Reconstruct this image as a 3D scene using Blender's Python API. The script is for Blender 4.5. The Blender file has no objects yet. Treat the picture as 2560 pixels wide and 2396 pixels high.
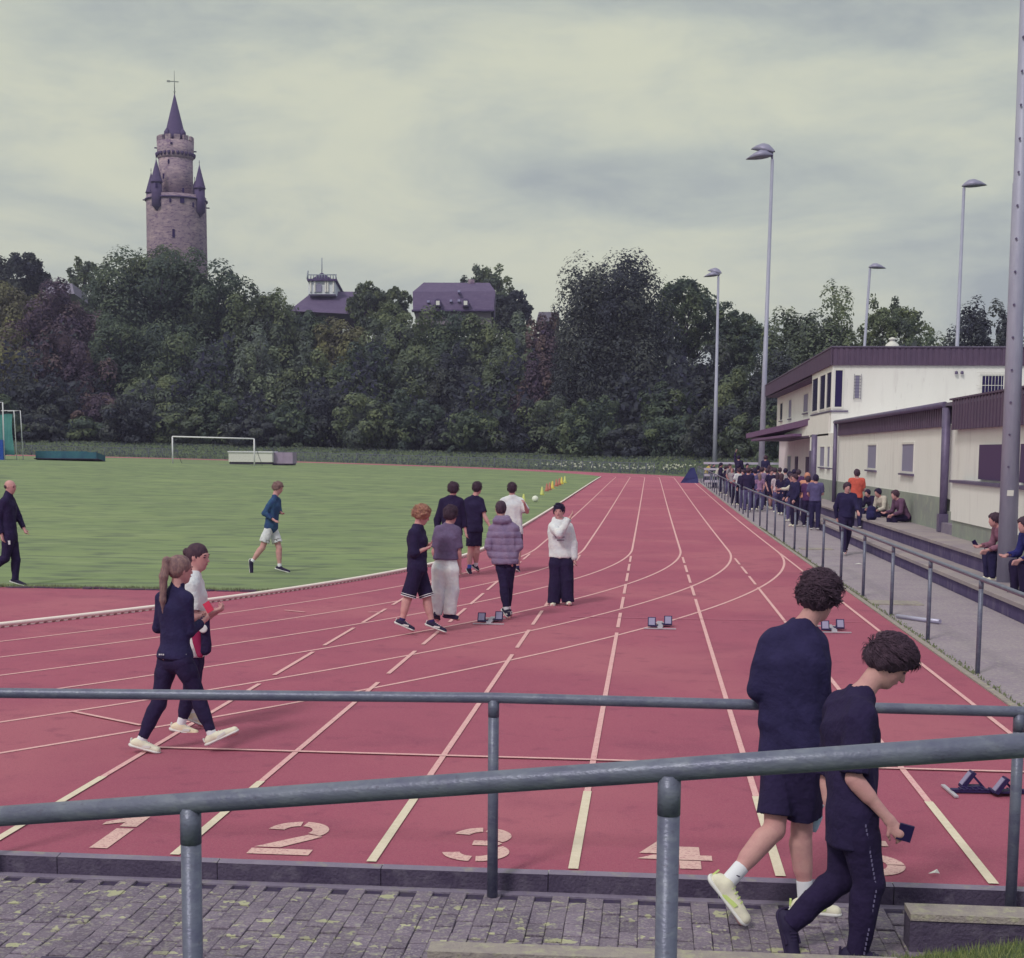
import bpy, math, random
import numpy as np
from mathutils import Vector, Matrix
random.seed(7)
RNG = np.random.default_rng(11)
scene = bpy.context.scene
COL = scene.collection
PI = math.pi

# ------------------------------------------------------------------ camera
W_, H_ = 2560.0, 2396.0                       # measured picture grid
CAMP = np.array([4.0707, -36.9323, 2.4827])
YAW, PIT, ROL, FOC, PPY = 0.0943, 0.1077, 0.0084, 3597.65, 318.5
F_ = np.array([-math.sin(YAW)*math.cos(PIT), math.cos(YAW)*math.cos(PIT), -math.sin(PIT)])
R_ = np.array([math.cos(YAW), math.sin(YAW), 0.0])
U_ = np.cross(R_, F_)
R2 = R_*math.cos(ROL) + U_*math.sin(ROL)
U2 = -R_*math.sin(ROL) + U_*math.cos(ROL)
cam_d = bpy.data.cameras.new('camera')
cam = bpy.data.objects.new('camera', cam_d)
COL.objects.link(cam)
m = Matrix.Identity(4)
for i in range(3):
    m[i][0] = R2[i]; m[i][1] = U2[i]; m[i][2] = -F_[i]; m[i][3] = CAMP[i]
cam.matrix_world = m
cam_d.sensor_width = 36.0
cam_d.sensor_fit = 'HORIZONTAL'
cam_d.lens = 36.0*FOC/W_
cam_d.shift_y = PPY/W_
cam_d.clip_start = 0.1
cam_d.clip_end = 3000
scene.camera = cam

def ray(x, y): return F_ + R2*(x-W_/2)/FOC - U2*(y-H_/2-PPY)/FOC
def gp(x, y, z=0.0):
    d = ray(x, y); return CAMP + d*(z-CAMP[2])/d[2]
def atD(x, y, D): return CAMP + ray(x, y)*D
def atX(x, y, X):
    d = ray(x, y); return CAMP + d*(X-CAMP[0])/d[0]
def atY(x, y, Y):
    d = ray(x, y); return CAMP + d*(Y-CAMP[1])/d[1]

# ------------------------------------------------------------------ world, sun
SUN_EL, SUN_AZ = math.radians(46), math.radians(-152)
w = bpy.data.worlds.new('World'); scene.world = w; w.use_nodes = True
nt = w.node_tree; nt.nodes.clear()
def N(t, **k):
    n = nt.nodes.new(t)
    for a, b in k.items(): setattr(n, a, b)
    return n
def L(a, b): nt.links.new(a, b)
sky = N('ShaderNodeTexSky', sky_type='NISHITA', sun_disc=False, sun_elevation=SUN_EL, sun_rotation=SUN_AZ)
tc = N('ShaderNodeTexCoord')
sep = N('ShaderNodeSeparateXYZ'); L(tc.outputs['Generated'], sep.inputs[0])
zz = N('ShaderNodeMath', operation='MAXIMUM'); L(sep.outputs[2], zz.inputs[0]); zz.inputs[1].default_value = 0.0
zq = N('ShaderNodeMath', operation='POWER'); L(zz.outputs[0], zq.inputs[0]); zq.inputs[1].default_value = 0.9
zm = N('ShaderNodeMath', operation='MULTIPLY'); L(zq.outputs[0], zm.inputs[0]); zm.inputs[1].default_value = 2.6
cmb = N('ShaderNodeCombineXYZ'); L(sep.outputs[0], cmb.inputs[0]); L(sep.outputs[1], cmb.inputs[1]); L(zm.outputs[0], cmb.inputs[2])
def noise(scale, det, rough, dist, off, sx=1.0, sy=1.0):
    mp = N('ShaderNodeMapping'); mp.inputs['Location'].default_value = off
    mp.inputs['Scale'].default_value = (sx, sy, 1); mp.inputs['Rotation'].default_value = (0, 0.22, 0.1)
    L(cmb.outputs[0], mp.inputs[0])
    n = N('ShaderNodeTexNoise'); n.inputs['Scale'].default_value = scale; n.inputs['Detail'].default_value = det
    n.inputs['Roughness'].default_value = rough; n.inputs['Distortion'].default_value = dist
    L(mp.outputs[0], n.inputs['Vector']); return n.outputs['Fac']
n1 = noise(3.2, 6, 0.52, 0.6, (5.1, 1.7, 0.9), 1.0, 1.0)
n2 = noise(8.0, 7, 0.6, 0.4, (7.4, 2.2, 1.1), 1.0, 1.0)
mixn = N('ShaderNodeMath', operation='MULTIPLY_ADD'); L(n2, mixn.inputs[0]); mixn.inputs[1].default_value = 0.50
sc1 = N('ShaderNodeMath', operation='MULTIPLY'); L(n1, sc1.inputs[0]); sc1.inputs[1].default_value = 0.84
L(sc1.outputs[0], mixn.inputs[2])
# the cloud deck is thinner towards the low sun side (west) and near the horizon
lx = N('ShaderNodeMath', operation='MULTIPLY_ADD'); L(sep.outputs[0], lx.inputs[0]); lx.inputs[1].default_value = -0.20
L(mixn.outputs[0], lx.inputs[2])
hz = N('ShaderNodeMapRange'); L(zz.outputs[0], hz.inputs[0]); hz.inputs[1].default_value = 0.0; hz.inputs[2].default_value = 0.16
hz.inputs[3].default_value = 0.07; hz.inputs[4].default_value = 0.0
ad = N('ShaderNodeMath', operation='ADD'); L(lx.outputs[0], ad.inputs[0]); L(hz.outputs[0], ad.inputs[1])
rp = N('ShaderNodeValToRGB'); L(ad.outputs[0], rp.inputs[0])
rp.color_ramp.interpolation = 'B_SPLINE'
BLUE_K = 1.26      # the whole photograph has a violet cast; paints are slightly bluer for it
def lin(c):
    c = c/255.0
    return c/12.92 if c <= 0.04045 else ((c+0.055)/1.055)**2.4
def L3(r, g, b, k=1.0): return (lin(r)*k, lin(g)*k, lin(b)*k, 1)
els = rp.color_ramp.elements
els[0].position = 0.545; els[0].color = L3(168, 176, 177)
els[1].position = 0.85; els[1].color = L3(222, 224, 199)
for p, c in ((0.61, (181, 188, 184)), (0.675, (193, 200, 190)), (0.75, (206, 211, 195))):
    e = els.new(p); e.color = L3(*c)
vm = N('ShaderNodeVectorMath', operation='SCALE'); L(rp.outputs[0], vm.inputs[0]); vm.inputs[3].default_value = 9.6
zb = N('ShaderNodeMapRange'); L(zz.outputs[0], zb.inputs[0]); zb.inputs[1].default_value = 0.3; zb.inputs[2].default_value = 1.0
zb.inputs[3].default_value = 9.6; zb.inputs[4].default_value = 15.0; L(zb.outputs[0], vm.inputs[3])
mx = N('ShaderNodeMix', data_type='RGBA'); mx.inputs[0].default_value = 0.93
L(sky.outputs[0], mx.inputs[6]); L(vm.outputs[0], mx.inputs[7])
bg = N('ShaderNodeBackground'); bg.inputs['Strength'].default_value = 0.1; L(mx.outputs[2], bg.inputs[0])
wo = N('ShaderNodeOutputWorld'); L(bg.outputs[0], wo.inputs[0])

sd = bpy.data.lights.new('sun', 'SUN'); sd.energy = 1.5; sd.angle = math.radians(10); sd.color = (1.0, 0.95, 0.84)
sun = bpy.data.objects.new('sun', sd); COL.objects.link(sun)
sv = Vector((math.sin(SUN_AZ)*math.cos(SUN_EL), math.cos(SUN_AZ)*math.cos(SUN_EL), math.sin(SUN_EL)))
sun.rotation_euler = sv.to_track_quat('Z', 'Y').to_euler()
scene.view_settings.view_transform = 'Standard'
scene.view_settings.look = 'None'
scene.view_settings.exposure = 0.0
scene.view_settings.gamma = 1.0
scene.view_settings.use_curve_mapping = False

# ------------------------------------------------------------------ materials
MATS = {}
def bl(c):
    """violet cast of the photograph, as an sRGB shift of the blue component"""
    v = min(.94, lin(c[2])*BLUE_K); v = v*12.92 if v <= .0031308 else 1.055*v**(1/2.4)-.055
    return (c[0], c[1], v*255)
def mat(name, rgb, rough=0.85, var=0.0, vs=8.0, bump=0.0, bs=40.0, rgb2=None, metal=0.0, stretch=(1, 1, 1), spots=None, det=4.0, alpha=None, rnd=0.0):
    """rgb: sRGB-like 0..255 picture of the albedo; var: mix to rgb2 through noise on the object's own position."""
    if name in MATS: return MATS[name]
    m = bpy.data.materials.new(name); m.use_nodes = True
    t = m.node_tree; b = t.nodes['Principled BSDF']
    rgb = bl(rgb); rgb2 = bl(rgb2) if rgb2 else None; spots = [(bl(q[0]),)+tuple(q[1:]) for q in spots] if spots else None
    c = tuple(lin(v) for v in rgb)+(1,)
    b.inputs['Base Color'].default_value = c
    b.inputs['Roughness'].default_value = rough
    b.inputs['Metallic'].default_value = metal
    b.inputs['Specular IOR Level'].default_value = 0.25
    m.diffuse_color = c
    out = None
    if var or bump or spots:
        g = t.nodes.new('ShaderNodeNewGeometry'); mp = t.nodes.new('ShaderNodeMapping')
        mp.inputs['Scale'].default_value = stretch; t.links.new(g.outputs['Position'], mp.inputs[0])
    if var:
        n = t.nodes.new('ShaderNodeTexNoise'); n.inputs['Scale'].default_value = vs; n.inputs['Detail'].default_value = det
        n.inputs['Roughness'].default_value = 0.65
        t.links.new(mp.outputs[0], n.inputs['Vector'])
        r = t.nodes.new('ShaderNodeMapRange'); r.inputs[1].default_value = 0.35; r.inputs[2].default_value = 0.65
        r.inputs[4].default_value = var; t.links.new(n.outputs['Fac'], r.inputs[0])
        x = t.nodes.new('ShaderNodeMix'); x.data_type = 'RGBA'
        x.inputs[6].default_value = c
        c2 = tuple(lin(v) for v in rgb2)+(1,) if rgb2 else tuple(v*0.6 for v in c[:3])+(1,)
        x.inputs[7].default_value = c2
        t.links.new(r.outputs[0], x.inputs[0]); out = x.outputs[2]
    if spots:
        for (srgb, scale, lo, hi, amt) in spots:
            n = t.nodes.new('ShaderNodeTexNoise'); n.inputs['Scale'].default_value = scale; n.inputs['Detail'].default_value = 3
            t.links.new(mp.outputs[0], n.inputs['Vector'])
            r = t.nodes.new('ShaderNodeMapRange'); r.inputs[1].default_value = lo; r.inputs[2].default_value = hi; r.inputs[4].default_value = amt
            t.links.new(n.outputs['Fac'], r.inputs[0])
            x = t.nodes.new('ShaderNodeMix'); x.data_type = 'RGBA'
            if out: t.links.new(out, x.inputs[6])
            else: x.inputs[6].default_value = c
            x.inputs[7].default_value = tuple(lin(v) for v in srgb)+(1,)
            t.links.new(r.outputs[0], x.inputs[0]); out = x.outputs[2]
    if rnd:
        oi = t.nodes.new('ShaderNodeObjectInfo'); r = t.nodes.new('ShaderNodeMapRange'); r.inputs[3].default_value = 1-rnd; r.inputs[4].default_value = 1+rnd
        t.links.new(oi.outputs['Random'], r.inputs[0]); x = t.nodes.new('ShaderNodeVectorMath'); x.operation = 'SCALE'
        t.links.new(out, x.inputs[0]); t.links.new(r.outputs[0], x.inputs[3]); out = x.outputs[0]
    if out: t.links.new(out, b.inputs['Base Color'])
    if bump:
        n = t.nodes.new('ShaderNodeTexNoise'); n.inputs['Scale'].default_value = bs; n.inputs['Detail'].default_value = 3
        t.links.new(mp.outputs[0], n.inputs['Vector'])
        bp = t.nodes.new('ShaderNodeBump'); bp.inputs['Strength'].default_value = min(1, bump); bp.inputs['Distance'].default_value = 0.02
        t.links.new(n.outputs['Fac'], bp.inputs['Height']); t.links.new(bp.outputs[0], b.inputs['Normal'])
    MATS[name] = m
    return m

# ------------------------------------------------------------------ object helpers
def tag(o, label=None, cat=None, group=None, kind=None):
    if label: o['label'] = label
    if cat: o['category'] = cat
    if group: o['group'] = group
    if kind: o['kind'] = kind
    return o
def link_obj(name, me, material, parent=None, loc=None):
    o = bpy.data.objects.new(name, me); COL.objects.link(o)
    if material and not me.materials: me.materials.append(material)
    if parent is not None: o.parent = parent
    if loc is not None: o.location = loc
    return o
def empty(name, loc, rz=0.0):
    o = bpy.data.objects.new(name, None); COL.objects.link(o); o.location = loc; o.rotation_euler = (0, 0, rz)
    o.empty_display_size = 0.2
    return o
def thing(name, label, cat, loc=(0, 0, 0), rz=0.0, group=None):
    return tag(empty(name, loc, rz), label, cat, group)
def np_mesh(name, V, Fq, smooth=False):
    V = np.asarray(V, dtype=np.float32); Fq = np.asarray(Fq, dtype=np.int32)
    me = bpy.data.meshes.new(name); k = Fq.shape[1]
    me.vertices.add(len(V)); me.vertices.foreach_set('co', V.ravel())
    me.loops.add(len(Fq)*k); me.loops.foreach_set('vertex_index', Fq.ravel())
    me.polygons.add(len(Fq)); me.polygons.foreach_set('loop_start', np.arange(0, len(Fq)*k, k, dtype=np.int32))
    if smooth: me.polygons.foreach_set('use_smooth', np.ones(len(Fq), dtype=bool))
    me.update(calc_edges=True); me.validate()
    return me
class MB:
    def __init__(s): s.v = []; s.f = []; s.sm = []
    def box(s, a, b, ch=0.0):
        x0, y0, z0 = [min(p, q) for p, q in zip(a, b)]; x1, y1, z1 = [max(p, q) for p, q in zip(a, b)]
        i = len(s.v)
        if ch:
            c = ch
            s.v += [(x0, y0, z0), (x1, y0, z0), (x1, y1, z0), (x0, y1, z0), (x0, y0, z1-c), (x1, y0, z1-c), (x1, y1, z1-c), (x0, y1, z1-c),
                    (x0+c, y0+c, z1), (x1-c, y0+c, z1), (x1-c, y1-c, z1), (x0+c, y1-c, z1)]
            s.f += [[i+a for a in q] for q in ((3, 2, 1, 0), (0, 1, 5, 4), (1, 2, 6, 5), (2, 3, 7, 6), (3, 0, 4, 7), (4, 5, 9, 8), (5, 6, 10, 9), (6, 7, 11, 10), (7, 4, 8, 11), (8, 9, 10, 11))]
            return s
        s.v += [(x0, y0, z0), (x1, y0, z0), (x1, y1, z0), (x0, y1, z0), (x0, y0, z1), (x1, y0, z1), (x1, y1, z1), (x0, y1, z1)]
        s.f += [[i+a for a in q] for q in ((3, 2, 1, 0), (4, 5, 6, 7), (0, 1, 5, 4), (1, 2, 6, 5), (2, 3, 7, 6), (3, 0, 4, 7))]
        return s
    def obox(s, c, ax, ay, az):
        """oriented box: centre and three half-axis vectors"""
        c, ax, ay, az = [Vector(q) for q in (c, ax, ay, az)]; i = len(s.v)
        for sz in (-1, 1):
            for sx, sy in ((-1, -1), (1, -1), (1, 1), (-1, 1)): s.v.append(tuple(c+ax*sx+ay*sy+az*sz))
        s.f += [[i+a for a in q] for q in ((3, 2, 1, 0), (4, 5, 6, 7), (0, 1, 5, 4), (1, 2, 6, 5), (2, 3, 7, 6), (3, 0, 4, 7))]
        return s
    def tube(s, p, q, r0, r1=None, n=12, caps=True):
        return s.path([p, q], [r0, r0 if r1 is None else r1], n, caps)
    def path(s, pts, rs, n=12, caps=True):
        pts = [Vector(p) for p in pts]; i0 = len(s.v)
        up = None
        for k, p in enumerate(pts):
            d = (pts[min(k+1, len(pts)-1)]-pts[max(k-1, 0)]).normalized()
            if up is None or abs(up.dot(d)) > 0.95: up = Vector((0, 0, 1)) if abs(d.z) < 0.9 else Vector((1, 0, 0))
            a = d.cross(up).normalized(); b = a.cross(d).normalized(); up = b
            for j in range(n):
                t = 2*PI*j/n; s.v.append(tuple(p+a*math.cos(t)*rs[k]+b*math.sin(t)*rs[k]))
        for k in range(len(pts)-1):
            for j in range(n):
                a = i0+k*n+j; b = i0+k*n+(j+1) % n; s.f.append([a, b, b+n, a+n]); s.sm.append(len(s.f)-1)
        if caps:
            s.f.append([i0+j for j in range(n)][::-1]); s.f.append([i0+(len(pts)-1)*n+j for j in range(n)])
        return s
    def lathe(s, prof, c=(0, 0, 0), n=24, a0=0.0):
        i0 = len(s.v)
        for r, z in prof:
            for j in range(n):
                t = a0+2*PI*j/n; s.v.append((c[0]+r*math.cos(t), c[1]+r*math.sin(t), c[2]+z))
        for k in range(len(prof)-1):
            for j in range(n):
                a = i0+k*n+j; b = i0+k*n+(j+1) % n; s.f.append([a, b, b+n, a+n]); s.sm.append(len(s.f)-1)
        s.f.append([i0+j for j in range(n)][::-1]); s.f.append([i0+(len(prof)-1)*n+j for j in range(n)])
        return s
    def poly(s, pts, z0, z1):
        """prism from xy outline"""
        i = len(s.v); n = len(pts)
        s.v += [(x, y, z0) for x, y in pts]+[(x, y, z1) for x, y in pts]
        s.f.append([i+n+j for j in range(n)]); s.f.append([i+j for j in range(n)][::-1])
        for j in range(n): s.f.append([i+j, i+(j+1) % n, i+n+(j+1) % n, i+n+j])
        return s
    def quad(s, *pts):
        i = len(s.v); s.v += [tuple(p) for p in pts]; s.f.append(list(range(i, i+len(pts)))); return s
    def mesh(s, name):
        me = bpy.data.meshes.new(name); me.from_pydata(s.v, [], s.f)
        for i in s.sm:
            if i < len(me.polygons): me.polygons[i].use_smooth = True
        me.update(); return me
    def build(s, name, material, parent=None, loc=None):
        return link_obj(name, s.mesh(name), material, parent, loc)

def sstep(a, b, t):
    t = np.clip((np.asarray(t, float)-a)/(b-a), 0, 1); return t*t*(3-2*t)
def gz(X, Y):
    """level of the sports ground: rises gently towards the far left corner"""
    X = np.asarray(X, float)
    return sstep(5, 90, Y)*(0.33+0.019*np.clip(-X, 0, 70))
def hill(X, Y):
    X = np.asarray(X, float); Y = np.asarray(Y, float)
    fx = .55+.45*sstep(84, 112, Y); r = np.hypot(np.minimum(X+36.5, 0)*0.95+np.maximum(X+36.5, 0)*fx, np.maximum(Y-84.4, 0))
    z = gz(X, Y)
    z = z + 1.5*sstep(48, 62, r) + 13*sstep(62, 120, r)*sstep(40, 10, X) + 1.5*sstep(62, 120, r)
    return z
PZ = -0.10       # level of the near paving
KY = -28.60      # track edge at the near kerb
# ------------------------------------------------------------------ surfaces of the ground
M_grass = mat('grass_turf', (132, 148, 96), 0.95, 0.75, 0.35, 0.7, 14, rgb2=(110, 124, 86), spots=[((146, 158, 102), 0.12, 0.5, 0.62, 0.4), ((96, 106, 84), 1.3, 0.50, 0.62, 0.75), ((152, 164, 112), 0.7, .55, .66, .5), ((126, 136, 104), 7, .55, .7, .5)], stretch=(0.6, 1.6, 1))
M_rough = mat('rough_grass', (98, 112, 76), 0.95, 0.7, 1.2, 0.5, 8, rgb2=(74, 84, 66))
M_track = mat('track_rubber', (180, 97, 111), 0.9, 0.75, 0.35, 0.6, 200, rgb2=(167, 87, 105), spots=[((190, 112, 118), 0.22, 0.5, 0.6, 0.7), ((150, 80, 98), 0.9, 0.56, 0.68, 0.45), ((138, 72, 92), 3.4, 0.58, 0.74, 0.5), ((182, 110, 116), 70, 0.5, 0.62, 0.6), ((130, 66, 88), 120, 0.58, 0.68, 0.5)])
M_line = mat('line_paint', (232, 186, 172), 0.8, 0.6, 14, 0.3, 120, rgb2=(222, 160, 152), spots=[((190, 110, 122), 60, 0.58, 0.68, 0.7)])
M_pale = mat('pale_line_paint', (232, 218, 184), 0.8, 0.5, 20, 0.3, 120, rgb2=(214, 196, 160))
M_alu = mat('kerb_aluminium', (250, 236, 212), 0.55, 0.5, 6, 0, 0, rgb2=(240, 220, 200))
M_conc = mat('concrete', (142, 132, 140), 0.9, 0.7, 3, 0.4, 60, rgb2=(120, 108, 124), spots=[((158, 154, 130), 9, 0.55, 0.7, 0.5)])
M_concd = mat('weathered_concrete', (92, 82, 96), 0.95, 0.8, 4, 0.6, 50, rgb2=(70, 60, 78), spots=[((112, 104, 112), 11, 0.55, 0.68, 0.5)])
M_conctop = mat('lichen_concrete', (168, 158, 140), 0.95, 0.7, 12, 0.6, 70, rgb2=(146, 134, 130), spots=[((180, 176, 140), 14, 0.55, 0.66, 0.7)])
M_path = mat('path_gravel', (164, 152, 150), 0.95, 0.8, 1.1, 0.5, 90, rgb2=(150, 136, 142), spots=[((184, 174, 156), 18, 0.52, 0.66, 0.6), ((116, 104, 112), 26, 0.56, 0.7, 0.5)])
M_steel = mat('galvanised_steel', (118, 122, 130), 0.38, 0.8, 7, 0.12, 60, rgb2=(94, 94, 112), metal=0.2, stretch=(1, 1, 2), spots=[((140, 144, 144), 22, .56, .70, .35), ((84, 76, 90), 40, .62, .72, .4)])
M_pole = mat('pole_steel', (172, 172, 178), 0.5, 0.6, 2.5, 0.05, 30, rgb2=(150, 148, 162), metal=0.1, stretch=(3, 3, .7))
M_joint = mat('joint_soil', (62, 50, 78), 1.0, 0.6, 30, 0, 0, rgb2=(84, 78, 74))

def grid_patch(name, x0, x1, y0, y1, nx, ny, zf, dz, material, smooth=True):
    xs = np.linspace(x0, x1, nx); ys = np.linspace(y0, y1, ny)
    X, Y = np.meshgrid(xs, ys, indexing='ij'); Z = zf(X, Y)+dz
    V = np.stack([X, Y, Z], -1).reshape(-1, 3)
    i = np.arange(nx*ny).reshape(nx, ny)
    Fq = np.stack([i[:-1, :-1], i[1:, :-1], i[1:, 1:], i[:-1, 1:]], -1).reshape(-1, 4)
    return link_obj(name, np_mesh(name, V, Fq, smooth), material)

# the ground reaches the horizon
gx = np.unique(np.concatenate([np.linspace(-900, -160, 16), np.linspace(-160, 140, 76), np.linspace(140, 900, 14)]))
gy = np.unique(np.concatenate([np.linspace(-28, 340, 120), np.linspace(340, 1500, 16)]))
X, Y = np.meshgrid(gx, gy, indexing='ij')
Z = hill(X, Y)-0.02
Z = np.where((X < 0) | (X > 12) | (Y > 60), Z, Z-0.05)
i = np.arange(X.size).reshape(X.shape)
Fq = np.stack([i[:-1, :-1], i[1:, :-1], i[1:, 1:], i[:-1, 1:]], -1).reshape(-1, 4)
g = link_obj('ground', np_mesh('ground', np.stack([X, Y, Z], -1).reshape(-1, 3), Fq, True), M_rough)
tag(g, kind='structure')
# ground behind and under the camera side
b = grid_patch('lower_ground', -900, 900, -700, -28.34, 30, 30, lambda x, y: 0*x, -0.34, M_rough); tag(b, kind='structure')

RK, LW = 36.5, 1.22
def ring_pts(off, a0, a1, n, cy, sgn):
    t = np.linspace(a0, a1, n)
    return np.stack([-RK+(RK+off)*np.cos(t), cy+sgn*(RK+off)*np.sin(t)], 1)
def strip(name, P, Q, dz, material, kind='structure', parent=None):
    """flat strip between two polylines on the ground"""
    n = len(P); A = np.concatenate([P, Q]); z = gz(A[:, 0], A[:, 1])+dz
    V = np.column_stack([A, z]); Fq = [[k, n+k, n+k+1, k+1] for k in range(n-1)]
    o = link_obj(name, np_mesh(name, V, Fq), material, parent)
    if kind: tag(o, kind=kind)
    return o
# running track: one surface of straight, near area, two bends
ys = np.concatenate([np.linspace(KY, 5, 12), np.linspace(7, 84.4, 40)])
loopL = np.column_stack([np.full(len(ys), -0.0), ys]); loopR = np.column_stack([np.full(len(ys), 7.66), ys])
t = np.linspace(0, PI, 60)
fin = np.column_stack([-RK+RK*np.cos(t), 84.4+RK*np.sin(t)]); fout = np.column_stack([-RK+(RK+7.66)*np.cos(t), 84.4+(RK+7.66)*np.sin(t)])
Lp = np.concatenate([loopL, fin[1:]]); Rp = np.concatenate([loopR, fout[1:]])
ys2 = np.linspace(84.4, -12.5, 40)[1:]
Lp = np.concatenate([Lp, np.column_stack([np.full(len(ys2), -2*RK), ys2])]); Rp = np.concatenate([Rp, np.column_stack([np.full(len(ys2), -2*RK-7.66), ys2])])
TRACK = strip('running_track', Lp, Rp, 0.004, M_track)
o = grid_patch('near_track_area', -90, -0.0, KY, -12.5, 40, 4, gz, 0.004, M_track); tag(o, kind='structure')
o = grid_patch('near_track_fill', -16, -0.0, -12.5, 0.6, 30, 10, gz, 0.004, M_track); tag(o, kind='structure')
# turf inside the kerb
V = []; Fs = []
rows = np.concatenate([np.linspace(-12.5, 84.4, 70), 84.4+RK*np.sin(np.linspace(0, PI/2, 24))[1:]])
def xr(y):
    if y < 0: return -RK+math.sqrt(max(0, RK*RK-y*y))
    if y > 84.4: return -RK+math.sqrt(max(0, RK*RK-(y-84.4)**2))
    return 0.0
nx = 30; VV = []
for y in rows:
    a = xr(y); b_ = -2*RK-a
    xs = np.linspace(b_+0.12, a-0.12, nx); VV.append(np.column_stack([xs, np.full(nx, y), gz(xs, y)+0.012]))
VV = np.concatenate(VV); i = np.arange(len(VV)).reshape(len(rows), nx)
Fq = np.stack([i[:-1, :-1], i[:-1, 1:], i[1:, 1:], i[1:, :-1]], -1).reshape(-1, 4)
turf = link_obj('infield_turf', np_mesh('infield_turf', VV, Fq, True), M_grass); tag(turf, kind='structure')
# worn soil edge of the turf
edge = MB()
for k in range(260):
    x = -60+60*k/260+random.uniform(-.1, .1); 
    if x > xr(-12.5)-.3: continue
    edge.poly([(x+0.16*math.cos(a)*random.uniform(.7, 1.6), -12.52+0.07*math.sin(a)*random.uniform(.5, 1.6)) for a in np.linspace(0, 2*PI, 9)[:-1]], 0.006, 0.02+random.uniform(0, .02))
tag(edge.build('worn_soil_edge', mat('soil', (96, 78, 92), 1, .5, 9, 0, 0)), kind='stuff')

# painted lines
def line_strip(P, wdt=0.045, dz=0.008, material=M_line, name='lane_line'):
    P = np.asarray(P, float); d = np.gradient(P, axis=0); d /= np.hypot(d[:, 0], d[:, 1])[:, None]+1e-9
    nrm = np.column_stack([-d[:, 1], d[:, 0]])*wdt/2
    return strip(name, P-nrm, P+nrm, dz, material, None, TRACK)
def dens(p, q, n=12): return np.column_stack([np.linspace(p[0], q[0], n), np.linspace(p[1], q[1], n)])
for k in range(1, 7):
    bend = ring_pts(LW*k, 0.0, 1.9, 150, 0.0, -1)
    stra = dens((LW*k, 84.4), (LW*k, 0.0), 40)
    farb = ring_pts(LW*k, PI, 0.0, 90, 84.4, 1)
    if k == 6:
        pr_ = np.concatenate([farb, stra[1:], bend[1:66]]); line_strip(pr_, 0.05)
        line_strip(bend[72:], 0.05)
    else:
        line_strip(np.concatenate([farb, stra[1:], bend[1:]]), 0.05)
dash_end = {0: -22.3, 1: -21.9, 2: -20.2, 3: -17.7, 4: -14.8, 5: -10.6, 6: 0.2}
for k in range(0, 7):
    x = LW*k; y = -2.2-0.12*k if k else -7.5
    while y-2.4 > dash_end[k]:
        if k != 6: line_strip(dens((x, y), (x, y-1.85), 3), 0.05, 0.012)
        y -= 2.45
    if k == 6: y = -0.9
    line_strip(dens((x, y), (x, -26.6), 6), 0.048, 0.012)
    line_strip(dens((x, -26.6), (x, KY+.02), 4), 0.06, 0.0125, M_pale)
line_strip(dens((0.0, -25.52), (7.35, -25.52), 8), 0.05, 0.016)            # start line
line_strip(dens((2.9, -15.45), (7.3, -15.45), 8), 0.03, 0.016, mat('faded_line', (186, 112, 126), .9))
for a, q in (((180, 1782), (352, 1817)), ((712, 1528), (762, 1533)), ((920, 1533), (956, 1533))):
    p0, p1 = gp(*a), gp(*q); line_strip(dens(p0[:2], p1[:2], 3), 0.045, 0.016)

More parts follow.
